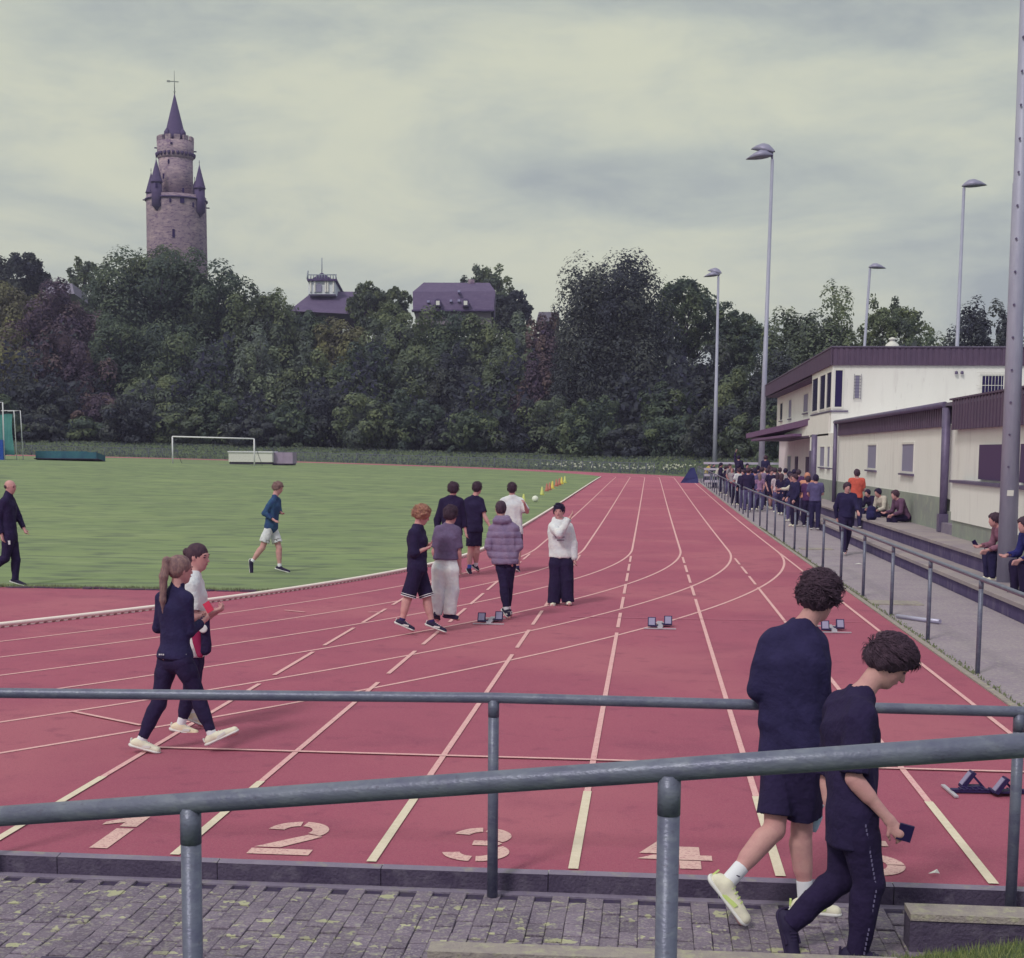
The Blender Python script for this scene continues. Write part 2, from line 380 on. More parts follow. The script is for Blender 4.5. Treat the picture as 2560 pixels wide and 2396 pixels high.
# lane numerals, stencilled, each one a flat painted figure
def numeral(d, cx, cy, s=1.0):
    A = []
    def arc(x, y, rx, ry, a0, a1, th, n=12):
        a = np.radians(np.linspace(a0, a1, n)); o_ = [(x+rx*math.cos(v), y+ry*math.sin(v)) for v in a]
        i_ = [(x+(rx-th)*math.cos(v), y+(ry-th*0.95)*math.sin(v)) for v in a][::-1]
        return o_+i_
    if d == 1: A = [[(-.02, 0), (.14, 0), (.14, .60), (-.02, .60)], [(-.02, .66), (.14, .66), (.14, 1.0), (.0, 1.0), (-.2, .80), (-.2, .70), (-.02, .80)]]
    if d == 2: A = [[(-.26, 0), (.28, 0), (.28, .16), (-.26, .16)], arc(0, .72, .28, .28, 95, 175, .15), arc(0, .72, .28, .28, 85, -32, .15)+[],
                    [(-.25, .20), (-.02, .20), (.27, .55), (.13, .60)]]
    if d == 3: A = [arc(0, .74, .26, .26, 96, 170, .14), arc(0, .74, .26, .26, 84, -40, .14), [(-.06, .46), (.16, .46), (.2, .53), (.14, .60), (-.06, .60)],
                    arc(0, .27, .29, .27, -96, -170, .15), arc(0, .27, .29, .27, -84, 42, .15)]
    if d == 4: A = [[(.06, 0), (.24, 0), (.24, .22), (.06, .22)], [(-.3, .24), (.02, .24), (.02, .36), (-.16, .36)], [(-.28, .40), (-.10, .40), (.04, .80), (.04, 1.0), (-.02, 1.0)],
                    [(.06, .24), (.34, .24), (.34, .38), (.24, .38), (.24, .62), (.06, .62)]]
    if d == 5: A = [[(-.2, .84), (.24, .84), (.24, 1.0), (-.2, 1.0)], [(-.22, .52), (-.06, .56), (-.06, .8), (-.2, .8)], arc(.0, .3, .28, .3, 84, 2, .15), arc(0, .3, .28, .3, -2, -86, .15), arc(0, .3, .28, .3, -96, -160, .15), arc(0, .3, .28, .3, 96, 140, .15)]
    if d == 6: A = [arc(0, .3, .28, .3, 84, -84, .15), arc(0, .3, .28, .3, 96, 264, .15), [(-.27, .36), (-.12, .40), (.08, 1.0), (-.08, 1.0)]]
    b_ = MB()
    for P in A:
        P = [(cx+x*s*0.92, cy+y*s) for x, y in P]
        n = len(P)
        if n > 8:
            h = n//2
            for k in range(h-1):
                q = [P[k], P[k+1], P[n-2-k], P[n-1-k]]
                i0 = len(b_.v); b_.v += [(u, v, 0.0095) for u, v in q]; b_.f.append([i0, i0+1, i0+2, i0+3])
        else:
            i0 = len(b_.v); b_.v += [(u, v, 0.0095) for u, v in P]; b_.f.append(list(range(i0, i0+n)))
    b_.build('lane_numeral', M_num, TRACK)
M_num = mat('numeral_paint', (226, 188, 168), 0.8, 0.6, 30, 0.2, 90, rgb2=(212, 172, 156), spots=[((184, 124, 126), 60, 0.54, 0.64, 0.7)])
for d, cx in ((1, .66), (2, 1.83), (3, 3.04), (4, 4.25), (5, 5.45), (6, 6.75)):
    numeral(d, cx, -28.49, 0.78)

# ------------------------------------------------------------------ aluminium kerb rail inside lane 1
kp = np.concatenate([np.column_stack([np.full(50, -0.03), np.linspace(84.4, 0, 50)]), ring_pts(-0.03, 0, 1.75, 200, 0, -1)[1:]])
def kerb_rail(P):
    V = []; F = []
    d = np.gradient(P, axis=0); d /= np.hypot(d[:, 0], d[:, 1])[:, None]; nr = np.column_stack([d[:, 1], -d[:, 0]])
    z0 = gz(P[:, 0], P[:, 1])
    prof = [(-.045, .03), (-.045, .062), (-.03, .075), (.03, .075), (.045, .062), (.045, .03)]
    n = len(prof)
    for k in range(len(P)):
        for a, z in prof: V.append((P[k, 0]+nr[k, 0]*a, P[k, 1]+nr[k, 1]*a, z0[k]+z))
    for k in range(len(P)-1):
        for j in range(n): F.append([k*n+j, k*n+(j+1) % n, (k+1)*n+(j+1) % n, (k+1)*n+j])
    return np_mesh('rail', V, F)
kr = thing('track_kerb_rail', 'cream white aluminium kerb rail edging the grass infield along the inside lane', 'kerb rail')
link_obj('rail', kerb_rail(kp), M_alu, kr)
ft = MB(); seg = np.hypot(*np.diff(kp, axis=0).T); cum = np.concatenate([[0], np.cumsum(seg)])
sN = 60.0
while sN < cum[-1]-0.2:
    j = np.searchsorted(cum, sN)-1; u = (sN-cum[j])/seg[j]; p = kp[j]*(1-u)+kp[j+1]*u; d = (kp[j+1]-kp[j])/seg[j]
    z = float(gz(p[0], p[1])); ft.obox((p[0], p[1], z+0.019), (d[0]*.036, d[1]*.036, 0), (d[1]*.04, -d[0]*.04, 0), (0, 0, .0135)); sN += 0.142
ff = ft.build('foot_row', M_alu, kr); tag(ff, kind='stuff')

# ------------------------------------------------------------------ kerb between track and near paving (each stone a part)
kb = thing('concrete_kerb', 'dark weathered concrete kerb along the near end of the red track', 'kerb', (0, 0, 0))
kme = MB().box((0, KY-.08, -0.34), (0.995, KY, 0.0), ).mesh('kerb_stone'); kme.materials.append(M_concd)
kt = MB()
kt.v += [(0.0, KY-.08, 0.0), (0.995, KY-.08, 0.0), (0.995, KY-.01, 0.008), (0.0, KY-.01, 0.008), (0, KY, 0.0), (0.995, KY, 0.0)]
kt.f += [[0, 1, 2, 3], [3, 2, 5, 4], [0, 3, 4], [1, 5, 2]]
ktm = kt.mesh('kerb_cap'); ktm.materials.append(M_conc)
for k in range(-12, 12):
    x = 0.52+k*1.0
    if x > 6.4: 
        continue
    o = link_obj('kerb_stone', kme, None, kb, (x, 0, random.uniform(-.002, .002)))
    c = link_obj('stone_cap', ktm, None, o, (0, 0, 0.0005))

# ------------------------------------------------------------------ near paving of small setts
M_sett = mat('paving_sett', (146, 132, 138), 0.95, 0.9, 5, 0.8, 130, rgb2=(118, 106, 116), spots=[((168, 156, 156), 60, 0.50, 0.62, 0.6), ((176, 170, 150), 26, 0.56, 0.64, 0.6), ((198, 196, 150), 7.5, 0.635, 0.655, 0.95), ((186, 182, 146), 15, 0.645, 0.665, 0.85)], rnd=.16)
pv = empty('near_paving', (0, 0, 0)); tag(pv, kind='structure')
MB().box((-14, KY-.082, -0.30), (7.9, KY-.155, PZ-.006)).build('border_slab', M_conc, pv)
MB().quad((-14, -33, PZ-.016), (7.9, -33, PZ-.016), (7.9, KY-.082, PZ-.016), (-14, KY-.082, PZ-.016)).build('bedding', M_joint, pv)
smesh = []
for q in range(6):
    b_ = MB(); c = .002+.0006*q; b_.box((-.0485, -.0915, -.03), (.0485, .0915, 0.0), c); me = b_.mesh('brick'); me.materials.append(M_sett); smesh.append(me)
cells = []
for ix in range(-20, 78):
    for iy in range(0, 13):
        x = ix*0.1; y = KY-.265-iy*0.2-(0.1 if ix % 2 else 0)-0.013*math.sin(ix*1.7)
        if y < -31.2: continue
        p = np.array([x, y, PZ])-CAMP; z_ = p@F_; u = W_/2+FOC*(p@R2)/z_; v = H_/2+PPY-FOC*(p@U2)/z_
        if -60 < u < W_+60 and v < H_+60: cells.append((z_, x, y))
cells.sort()
for k, (d, x, y) in enumerate(cells[:300]):
    o = link_obj('brick', smesh[k % 6], None, pv, (x+random.uniform(-.002, .002), y+random.uniform(-.003, .003), PZ+random.uniform(-.005, .005)))
    o.rotation_euler = (random.uniform(-.012, .012), random.uniform(-.015, .015), random.uniform(-.012, .012))
rest = MB()
for (d, x, y) in cells[300:]:
    z = PZ+random.uniform(-.003, .002); rest.box((x-.0485, y-.0915, z-.03), (x+.0485, y+.0915, z), .003)
o = rest.build('brick_field', M_sett, pv); tag(o, kind='stuff')
print('setts', len(cells))

# ------------------------------------------------------------------ side path, rail kerb, terrace
sp = grid_patch('side_path', 7.74, 9.62, -33.0, 84, 4, 60, lambda x, y: gz(0*x, y), -0.004, M_path); tag(sp, kind='structure')
ek = thing('edging_kerb', 'pale thin concrete edging between the red track and the spectator path', 'kerb')
eme = MB().box((7.66, 0, -0.1), (7.735, 0.99, 0.022)).mesh('edging_stone'); eme.materials.append(M_conctop)
for k in range(112):
    y = -28.2+k; link_obj('edging_stone', eme, None, ek, (0, y, float(gz(0, y))))
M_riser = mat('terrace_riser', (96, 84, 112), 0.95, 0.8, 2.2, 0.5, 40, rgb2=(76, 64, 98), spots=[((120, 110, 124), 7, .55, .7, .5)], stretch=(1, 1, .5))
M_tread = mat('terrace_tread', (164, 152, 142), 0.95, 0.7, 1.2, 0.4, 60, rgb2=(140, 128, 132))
te = thing('terrace_steps', 'two long grey concrete seating steps in front of the white clubhouse', 'terrace')
for (xa, xb, zt, yb) in ((9.6, 10.36, .28, 26), (10.3, 11.32, .61, 24)):
    y = -20.0
    while y < yb:
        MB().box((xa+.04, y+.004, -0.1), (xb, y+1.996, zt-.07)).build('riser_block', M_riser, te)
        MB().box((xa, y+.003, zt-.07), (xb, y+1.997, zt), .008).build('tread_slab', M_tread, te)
        y += 2.0
pl = tag(MB().box((11.28, 18, -.2), (40, 62, 0.05)).box((11.31, -40, -.2), (40, 18, .58)).build('clubhouse_apron', M_path), kind='structure')
pl2 = tag(MB().box((9.63, 26, -.2), (11.27, 62, .03)).build('clubhouse_forecourt', M_path), kind='structure')

# ------------------------------------------------------------------ clubhouse
M_wall = mat('white_render', (236, 234, 214), 0.9, 0.5, .9, 0.15, 30, rgb2=(228, 226, 206), spots=[((206, 200, 186), 3.5, .55, .75, .4), ((178, 168, 160), 11, .64, .76, .3)], stretch=(1, 1, .16))
M_fas = mat('brown_cladding', (98, 80, 96), 0.7, 0.5, 2.0, 0.0, 40, rgb2=(82, 68, 86))
M_plinth = mat('green_plinth', (152, 160, 138), 0.9, 0.7, 1.2, 0.3, 40, rgb2=(136, 136, 130), spots=[((168, 172, 146), 3, .55, .7, .5)])
M_glass = mat('dark_glass', (44, 34, 76), 0.15)
M_frame = mat('white_frame', (222, 220, 200), 0.5)
M_shade = mat('window_blind', (142, 138, 152), 0.8)
M_door = mat('brown_door', (82, 60, 92), 0.6)
M_gut = mat('zinc_gutter', (116, 106, 124), 0.5, .6, 6, 0, 0, rgb2=(92, 80, 108), metal=.3)
cb = thing('clubhouse', 'long white clubhouse with brown corrugated eaves beside the track', 'building')
MB().box((11.3, -24, 1.40), (24, 19.5, 3.2)).build('wall', M_wall, cb)
MB().box((11.3, 19.502, 1.30), (24, 30.0, 3.3)).build('wall', M_wall, cb)
MB().box((11.27, -24, .5), (24, -1.0, 1.12)).build('plinth', M_plinth, cb)
MB().box((11.27, -1.0, .5), (24, 30.0, 1.42)).build('plinth', M_plinth, cb)
MB().box((11.295, -24, 1.1), (11.33, -1.3, 1.45)).build('wall', M_wall, cb)
# lower fascia with corrugations
def fascia(a, b_, z0, z1, out, pitch=.16, parent=None, name='eaves_cladding'):
    a = Vector(a); b_ = Vector(b_); L_ = (b_-a).length; d = (b_-a)/L_; out = Vector(out); B = MB()
    n = int(L_/pitch)
    for k in range(n):
        s0 = k*pitch; c = a+d*(s0+pitch*.5)
        B.obox(c+Vector((0, 0, (z0+z1)/2))+out*.02, d*(pitch*.5), out*.02, Vector((0, 0, (z1-z0)/2)))
        B.obox(c+Vector((0, 0, (z0+z1)/2))+out*.05, d*(pitch*.3), out*.012, Vector((0, 0, (z1-z0)/2-.003)))
    B.obox((a+b_)/2+Vector((0, 0, z1+.02))+out*.03, d*(L_/2), out*.05, Vector((0, 0, .02)))
    o = B.build(name, M_fas, parent); return o
fascia((11.26, -0.9, 0), (11.26, 19.6, 0), 3.16, 3.62, (-1, 0, 0), .3, cb)
fascia((11.20, -24, 0), (11.20, -1.6, 0), 3.06, 3.76, (-1, 0, 0), .3, cb)
MB().box((11.15, -24, 3.64), (24, 19.6, 3.72)).build('flat_roof', mat('roof_felt', (120, 112, 124), .95, .6, 3, 0, 0), cb)
B = MB(); B.path([(11.14, -1.0, 3.68), (11.14, 19.9, 3.68)], [.075, .075], 10); B.build('gutter', M_gut, cb)
B = MB(); B.path([(11.16, -1.15, 3.6), (11.17, -1.15, .62)], [.11, .09], 10); B.box((11.05, -1.28, .62), (11.27, -1.02, 1.05)); B.build('downpipe', M_gut, cb)
B = MB(); B.path([(11.15, 19.75, 3.64), (11.17, 19.75, .62)], [.08, .08], 10); B.build('downpipe', M_gut, cb)
def win(parent, c0, c1, axis, out, bars=0, glass=M_glass, fr=.06, sill=True, name='window', mull=None):
    """window standing proud of a wall; c0,c1 opposite corners in the wall plane; axis 'y' (wall faces -x) or 'x' (wall faces -y)"""
    B = MB(); G = MB(); S = MB()
    (u0, z0), (u1, z1) = c0, c1
    def bx(B, ua, ub, za, zb, d0, d1):
        if axis == 'y': B.box((out-d1, ua, za), (out-d0, ub, zb))
        else: B.box((ua, out-d1, za), (ub, out-d0, zb))
    bx(B, u0-fr, u0, z0-fr, z1+fr, -.05, .025); bx(B, u1, u1+fr, z0-fr, z1+fr, -.05, .025)
    bx(B, u0, u1, z0-fr, z0, -.05, .025); bx(B, u0, u1, z1, z1+fr, -.05, .025)
    if mull:
        for q in mull: bx(B, q-.03, q+.03, z0, z1, -.05, .02)
    bx(G, u0, u1, z0, z1, -.04, .004)
    f = B.build(name, M_frame, parent); G.build('pane', glass, f)
    if sill:
        bx(S, u0-fr-.05, u1+fr+.05, z0-fr-.05, z0-fr, -.04, .09); S.build('sill', M_gut, f)
    return f
win(cb, (10.35, 2.02), (12.2, 2.76), 'y', 11.3, glass=M_shade)
win(cb, (3.75, 2.0), (5.6, 2.76), 'y', 11.3, glass=M_shade)
# serving hatches and counter
B = MB(); B.box((11.23, -7.4, 1.95), (11.298, -4.45, 2.7)); f = B.build('hatch_shutter', M_door, cb)
B = MB(); B.box((11.23, -13.4, 1.95), (11.298, -8.0, 2.7)); f = B.build('hatch_shutter', M_door, cb)
B = MB(); B.box((11.02, -16, .98), (11.29, -2.8, 1.84)); B.build('counter_front', M_wall, cb)
B = MB(); B.box((11.05, -15.9, .6), (11.29, -2.83, .979)); B.build('counter_base', M_plinth, cb)
B = MB(); B.box((10.96, -16.1, 1.842), (11.29, -2.72, 1.90)); B.build('counter_top', M_gut, cb)
MB().box((11.1, -2.6, .61), (11.269, -1.35, .85)).build('base_step', M_conc, cb)
# upper floor
MB().box((11.34, 22.8, 3.3), (26, 30.2, 6.1)).build('upper_wall', M_wall, cb)
MB().box((12.0, 30.2, 3.3), (26, 56, 6.0)).build('upper_wall', M_wall, cb)
MB().box((12.2, 30.0, -.1), (26, 56, 3.3)).build('wall', mat('ground_floor_wall', (236, 220, 212), .9, .5, 1, 0, 0, rgb2=(222, 204, 204)), cb)
fascia((11.32, 22.76, 0), (26, 22.76, 0), 6.02, 6.70, (0, -1, 0), .22, cb)
fascia((11.30, 22.70, 0), (11.30, 56.2, 0), 6.02, 6.70, (-1, 0, 0), .3, cb)
MB().box((11.34, 22.8, 6.101), (26, 56.2, 6.70)).build('roof_edge', M_fas, cb)
MB().box((11.25, 22.66, 6.74), (26, 56.3, 6.78)).build('flat_roof', MATS['roof_felt'], cb)
MB().box((11.36, 30.21, 5.94), (12.0, 56.0, 6.0)).build('soffit', M_fas, cb)
MB().lathe([(.28, 0), (.27, .12), (.1, .26), (.09, .3), (.16, .32), (.15, .38), (.02, .42)], (13.79, 23.6, 6.78), 14).build('roof_cowl', M_frame, cb)
MB().box((13.45, 23.3, 6.78), (14.1, 23.9, 6.83)).build('cowl_base', M_frame, cb)
# bay with glazed judges' cab
MB().box((11.28, 22.74, 4.16), (12.0, 30.0, 4.22)).build('bay_ledge', M_gut, cb)
for ya, yb in ((22.95, 24.5), (25.0, 26.9), (27.7, 29.9)): win(cb, (ya, 4.36), (yb, 5.78), 'y', 11.34, sill=False, fr=.07)
win(cb, (11.46, 4.36), (11.74, 5.82), 'x', 22.8, sill=False, fr=.08)
MB().box((11.30, 23.2, 3.22), (11.338, 30.4, 4.14)).build('bay_panel', M_wall, cb)
# front gable: slot window, barred window, wall lamps
sw_ = win(cb, (12.25, 4.72), (12.42, 5.62), 'x', 22.8, sill=False, fr=.035, glass=M_shade)
B = MB()
for k in range(8): B.box((12.2+.0, 22.70, 4.7+k*.125), (12.47, 22.715, 4.715+k*.125))
B.box((12.19, 22.70, 4.66), (12.205, 22.72, 5.68)).box((12.465, 22.70, 4.66), (12.48, 22.72, 5.68)); B.build('window_guard', M_gut, sw_)
bw = win(cb, (17.24, 4.86), (18.06, 5.62), 'x', 22.8, sill=False, fr=.1)
B = MB()
for k in range(6): B.tube((17.34+k*.125, 22.68, 4.72), (17.34+k*.125, 22.68, 5.76), .008, n=6)
for z in (4.74, 5.24, 5.75): B.tube((17.0, 22.68, z), (18.3, 22.68, z), .012, n=6)
B.build('bars', M_frame, bw)
for x in (16.2, 16.42):
    B = MB(); B.lathe([(.03, 0), (.07, .02), (.06, .1), (.02, .13)], (x, 22.70, 5.68), 10); B.tube((x, 22.72, 5.75), (x, 22.8, 5.75), .02, n=6); B.build('wall_lamp', M_gut, cb)
# recessed upper wall openings
win(cb, (37.8, 4.6), (39.9, 5.5), 'y', 12.0, glass=M_shade)
win(cb, (46.5, 4.5), (48.0, 5.5), 'y', 12.0, glass=M_shade)
win(cb, (52.0, 4.5), (53.6, 5.5), 'y', 12.0)
MB().box((11.93, 31.2, 3.9), (11.998, 32.8, 5.85)).build('balcony_door', M_glass, cb)
MB().box((11.33, 30.42, 3.30), (11.40, 43, 4.0)).build('balcony_parapet', M_wall, cb)
MB().box((11.33, 30.42, 3.22), (12.0, 43, 3.30)).build('balcony_floor', M_fas, cb)
# projecting canopy
B = MB(); B.v += [(11.4, 30.45, 4.10), (9.75, 50.5, 3.62), (12.0, 50.5, 4.0), (12.0, 30.45, 4.2), (11.4, 30.45, 3.80), (9.75, 50.5, 3.34), (12.0, 50.5, 3.4), (12.0, 30.45, 3.8)]
B.f += [[0, 3, 2, 1], [4, 5, 6, 7], [0, 1, 5, 4], [1, 2, 6, 5], [2, 3, 7, 6], [3, 0, 4, 7]]; B.build('canopy_roof', mat('canopy_sheet', (122, 92, 118), .7, .5, 3, 0, 0, rgb2=(104, 78, 108)), cb)
B = MB(); B.v += [(10.9, 34.0, 3.42), (9.95, 49.0, 3.28), (12.2, 49.0, 3.28), (12.2, 34.0, 3.42)]; B.v += [(x, y, z-.12) for x, y, z in B.v]
B.f += [[0, 3, 2, 1], [4, 5, 6, 7], [0, 1, 5, 4], [1, 2, 6, 5], [2, 3, 7, 6], [3, 0, 4, 7]]; B.build('canopy_soffit', MATS['canopy_sheet'], cb)
for ya, yb, nm, mt in ((30.8, 32.0, 'door', M_door), (33.4, 34.5, 'door', M_door), (38.3, 39.6, 'door', M_door), (44.0, 45.2, 'door', M_door)):
    f = MB().box((12.14, ya, .05), (12.199, yb, 2.3)).build(nm, mt, cb)
    MB().box((12.11, ya+.1, 1.0), (12.139, ya+.22, 1.06)).build('handle', M_gut, f)
win(cb, (48.0, 1.2), (50, 2.3), 'y', 12.2, glass=M_shade)
for ya, yb in ((20.3, 21.5), (22.4, 23.2), (24.2, 25.8)): win(cb, (ya, 1.95), (yb, 2.75), 'y', 11.3, glass=M_shade, fr=.04)
B = MB(); B.tube((11.2, 27.2, .05), (11.2, 27.2, 3.3), .14, n=12); B.build('downpipe', M_gut, cb)
B = MB(); B.box((11.26, 27.6, .05), (11.298, 29.8, 2.6)); B.build('door', MATS['zinc_gutter'], cb)

# ------------------------------------------------------------------ railings (rail, posts; each post a part)
def railing(label, pts, zr, r, posts, parent_name='handrail', rp=None, post_z0=-.1, grp=None, extra_collar=True):
    t_ = thing(parent_name, label, 'railing', group=grp)
    B = MB(); B.path(pts, [r]*len(pts), 16); B.build('top_rail', M_steel, t_)
    rp = rp or r*.85
    for (p, zt) in posts:
        B = MB(); B.tube((p[0], p[1], post_z0 if len(p) < 3 else p[2]), (p[0], p[1], zt), rp, n=14)
        if extra_collar: B.tube((p[0], p[1], zt-.10), (p[0], p[1], zt-.0), rp*1.05, n=14)
        B.build('post', M_steel, t_)
    return t_
a = atY(0, 1732, -28.53); b_ = atY(2548, 1777, -28.52)
# rail beside the near end of the track
r0_, r1_, r2_ = atY(0, 1734, -28.82), atY(1232, 1745, -28.82), atY(2549, 1780, -28.78); xs3, xs6 = float(atY(1231, 2216, -28.82)[0]), float(r2_[0])
railing('grey steel handrail crossing the picture beside the near kerb, farther of two', [(-3.3, -28.82, r0_[2]+.01), (0.1, -28.82, r0_[2]), (xs3, -28.82, r1_[2]), (xs6, -28.78, r2_[2]), (7.85, -28.75, r2_[2])], 1, .031,
        [((0.07, -28.82), 1.0), ((xs3, -28.82), r1_[2]-.01), ((xs6, -28.78), r2_[2]-.01), ((-3.0, -28.82), 1.0)], rp=.031)
# big rail close to the camera, sloping up with the ramp
P1 = atD(476, 2008, 4.12); P2 = atD(1674, 1925, 3.72); dv = (P2-P1)
Pa, Pb = P1-dv*1.6, P2+dv*1.6
rl = thing('handrail', 'thick grey steel handrail nearest the camera, sloping up to the right', 'railing')
MB().path([Pa, P1, P2, Pb], [.0305]*4, 22).build('top_rail', M_steel, rl)
for P in (P1, P2, P2+dv*1.12):
    B = MB(); B.tube((P[0], P[1], -.34), (P[0], P[1], P[2]-.012), .0292, n=20); B.tube((P[0], P[1], P[2]-.118), (P[0], P[1], P[2]-.012), .0302, n=20); B.build('post', M_steel, rl)
# long rail on the far side of the lanes
def side_rail(ys_, label):
    pts = [(7.84, y, float(gz(0, y))+1.08) for y in ys_]
    railing(label, pts, 1.08, .027, [((7.84, y, float(gz(0, y))-.05), float(gz(0, y))+1.07) for y in ys_], rp=.027, grp='handrails between the outer lane and the spectator path')
side_rail([-29.4]+[-5.33-2.98*k for k in range(0, 8)][::-1], 'nearest section of grey handrail in front of the terrace steps')
side_rail([-2.11+2.98*k for k in range(0, 9)], 'middle section of grey handrail with walking spectators behind it')
side_rail([24.2+2.98*k for k in range(0, 19)], 'farthest section of grey handrail with spectators leaning on it')

# ------------------------------------------------------------------ floodlight poles
def flood_head(B, base, d, s):
    """bulged floodlight housing pointing along d"""
    d = Vector(d).normalized(); base = Vector(base); up = Vector((0, 0, 1)); sd_ = d.cross(up).normalized()
    n = 12; prof = [(-.1, .05, .05), (0.0, .16, .15), (.2, .34, .30), (.45, .42, .34), (.75, .36, .22), (1.0, .2, .08), (1.12, .05, .02)]
    i0 = len(B.v)
    for x, wd, h in prof:
        for j in range(n):
            a = 2*PI*j/n; zz_ = math.sin(a)*h*(1.0 if math.sin(a) > 0 else .12)
            B.v.append(tuple(base+d*(x*s)+sd_*(math.cos(a)*wd*s)+up*(zz_*s)))
    for k in range(len(prof)-1):
        for j in range(n):
            a = i0+k*n+j; b2 = i0+k*n+(j+1) % n; B.f.append([a, b2, b2+n, a+n]); B.sm.append(len(B.f)-1)
M_lamp = mat('lamp_housing', (150, 146, 160), .5, metal=.3)
def pole(label, base, top, r0, r1, heads, joint=None):
    base = Vector(base); top = Vector(top)
    t_ = thing('floodlight_pole', label, 'light pole', base, group='floodlight poles around the track'); top = top-base
    h = top.length
    B = MB(); k = .5; B.path([(0, 0, 0), top*.46, top*.461, top], [r0, r0*.72, r0*.66, r1], 8 if r0 > .17 and not heads else 14); B.build('mast', M_pole, t_)
    for q in heads:
        dd, off = q
        B = MB(); st = top+Vector(off); B.path([top, st], [.05, .05], 6); flood_head(B, st, dd, 1.4); B.build('floodlight', M_lamp, t_)
    return t_
def polepx(xb, xt, yt, D):
    b_ = atD(xb, 1150, D); b_[2] = float(gz(b_[0], b_[1])); tp = atD(xt, yt, D); return b_, tp
b_, tp = polepx(1903, 1931, 400, 91); pole('tall pole with twin floodlight heads standing behind the canopy of the clubhouse', b_, tp, .2, .1, [((-1, .2, -.1), (-.1, 0, .25)), ((-.9, .6, .22), (-.0, 0, .5))])
b_, tp = polepx(1787, 1796, 692, 151); pole('slim far pole with twin lamps before the trees at the end of the straight', b_, tp, .26, .12, [((-1, .2, -.1), (0, 0, .15)), ((-.9, .6, .25), (.2, 0, .35))])
b_, tp = polepx(2140, 2175, 672, 142); pole('pole with one lamp turned right, above the roof left of the cowl', b_, tp, .22, .12, [((1, .1, -.05), (0, 0, .1))])
b_, tp = polepx(2380, 2410, 470, 99); pole('tall pole with one lamp turned right, above the clubhouse roof near the right edge', b_, tp, .2, .1, [((1, .1, .05), (0, 0, .1))])
b_ = np.array([10.30, -11.2, .28]); tp = atY(2566, -10, -11.2)
tp = b_+(tp-b_)*1.5
pn = pole('thick grey octagonal pole with bolt holes standing on the terrace step at the right edge', b_, tp, .165, .085, [])
dirn = Vector(tp-b_).normalized(); B = MB()
for k in range(14):
    s_ = 2.0+k*.55; c = dirn*s_; r = .165*(1-.28*s_/9); B.tube(c+Vector((-.02-r*.3, -r*.85, 0)), c+Vector((-.02-r*.3, -r*.85-.03, 0)), .018, n=8)
tag(B.build('bolt_row', M_gut, pn), None)
MB().obox(dirn*1.55+Vector((-.02, -.158, 0)), (.055, 0, 0), (0, .004, 0), (.003, 0, .05)).build('sticker', M_frame, pn)

# ------------------------------------------------------------------ small things of the side path
B = MB(); p0, p1 = gp(2242, 1546), gp(2350, 1561); B.path([(p0[0], p0[1], .035), (p0[0]*.4+p1[0]*.6, p0[1]*.4+p1[1]*.6, .035), (p1[0], p1[1], .04)], [.03, .03, .035], 10)
tag(B.build('metal_pipe', mat('bare_metal', (190, 186, 196), .35, metal=.4)), 'loose silver metal pipe lying on the path behind the handrail', 'pipe')
c = gp(2238, 1508); tag(MB().box((c[0]-.42, c[1]-.32, -.01), (c[0]+.42, c[1]+.32, .012)).build('drain_cover', M_conctop), 'pale square drain cover set in the spectator path', 'drain cover')
c = gp(2040, 1373); tag(MB().box((c[0]-.42, c[1]-.32, -.01), (c[0]+.42, c[1]+.32, .012)).build('drain_cover', M_conctop), 'farther pale drain cover in the path behind the walking spectators', 'drain cover')
for (x, y, s, lb) in ((2146, 1413, .09, 'white scrap of paper on the path behind the handrail'), (2335, 2193, .035, 'small white scrap of litter lying by the kerb in lane five')):
    c = gp(x, y); B = MB(); B.v += [(c[0]-s, c[1], .02), (c[0], c[1]-s*.4, .03), (c[0]+s, c[1]+.01, .02), (c[0]+.02, c[1]+s*.5, .045)]; B.f += [[0, 1, 3], [1, 2, 3], [0, 2, 1]]
    tag(B.build('paper_scrap', M_frame), lb, 'litter')
# weeds at the edging
wd = MB()
for k in range(1500):
    y = random.uniform(-24, 12); x = 7.76+abs(random.gauss(0, .035)); h = random.uniform(.01, .045); a = random.uniform(0, 2*PI)
    dx_, dy_ = math.cos(a)*.012, math.sin(a)*.012; i = len(wd.v)
    wd.v += [(x-dx_, y-dy_, 0), (x+dx_, y+dy_, 0), (x+random.uniform(-.02, .02), y, h)]; wd.f.append([i, i+1, i+2])
tag(wd.build('path_weeds', mat('weed', (124, 132, 92), .9)), kind='stuff')

# ragged blades along the border of the turf
n_ = 16000
ang = RNG.uniform(.33, 1.5, n_); rr_ = RK-.10-np.abs(RNG.normal(0, .05, n_)); bxp = np.column_stack([-RK+rr_*np.cos(ang), -rr_*np.sin(ang)])
xs_ = RNG.uniform(-22, -.1, n_); by_ = np.column_stack([xs_, -12.5+RNG.normal(.03, .05, n_)])
sel = RNG.random(n_) < .5; pp = np.where(sel[:, None], bxp, by_); ok = (pp[:, 1] > -12.62) & (np.hypot(pp[:, 0]+RK, np.minimum(pp[:, 1], 0)) < RK-.06); pp = pp[ok]; n_ = len(pp)
zz0 = gz(pp[:, 0], pp[:, 1])+.01; hh = RNG.uniform(.02, .075, n_); sx = RNG.normal(0, .02, (n_, 2))
P0 = np.column_stack([pp[:, 0]-.007, pp[:, 1], zz0]); P1 = np.column_stack([pp[:, 0]+.007, pp[:, 1], zz0]); P2 = np.column_stack([pp+sx, zz0+hh])
V = np.stack([P0, P1, P2], 1).reshape(-1, 3); i = np.arange(n_)*3
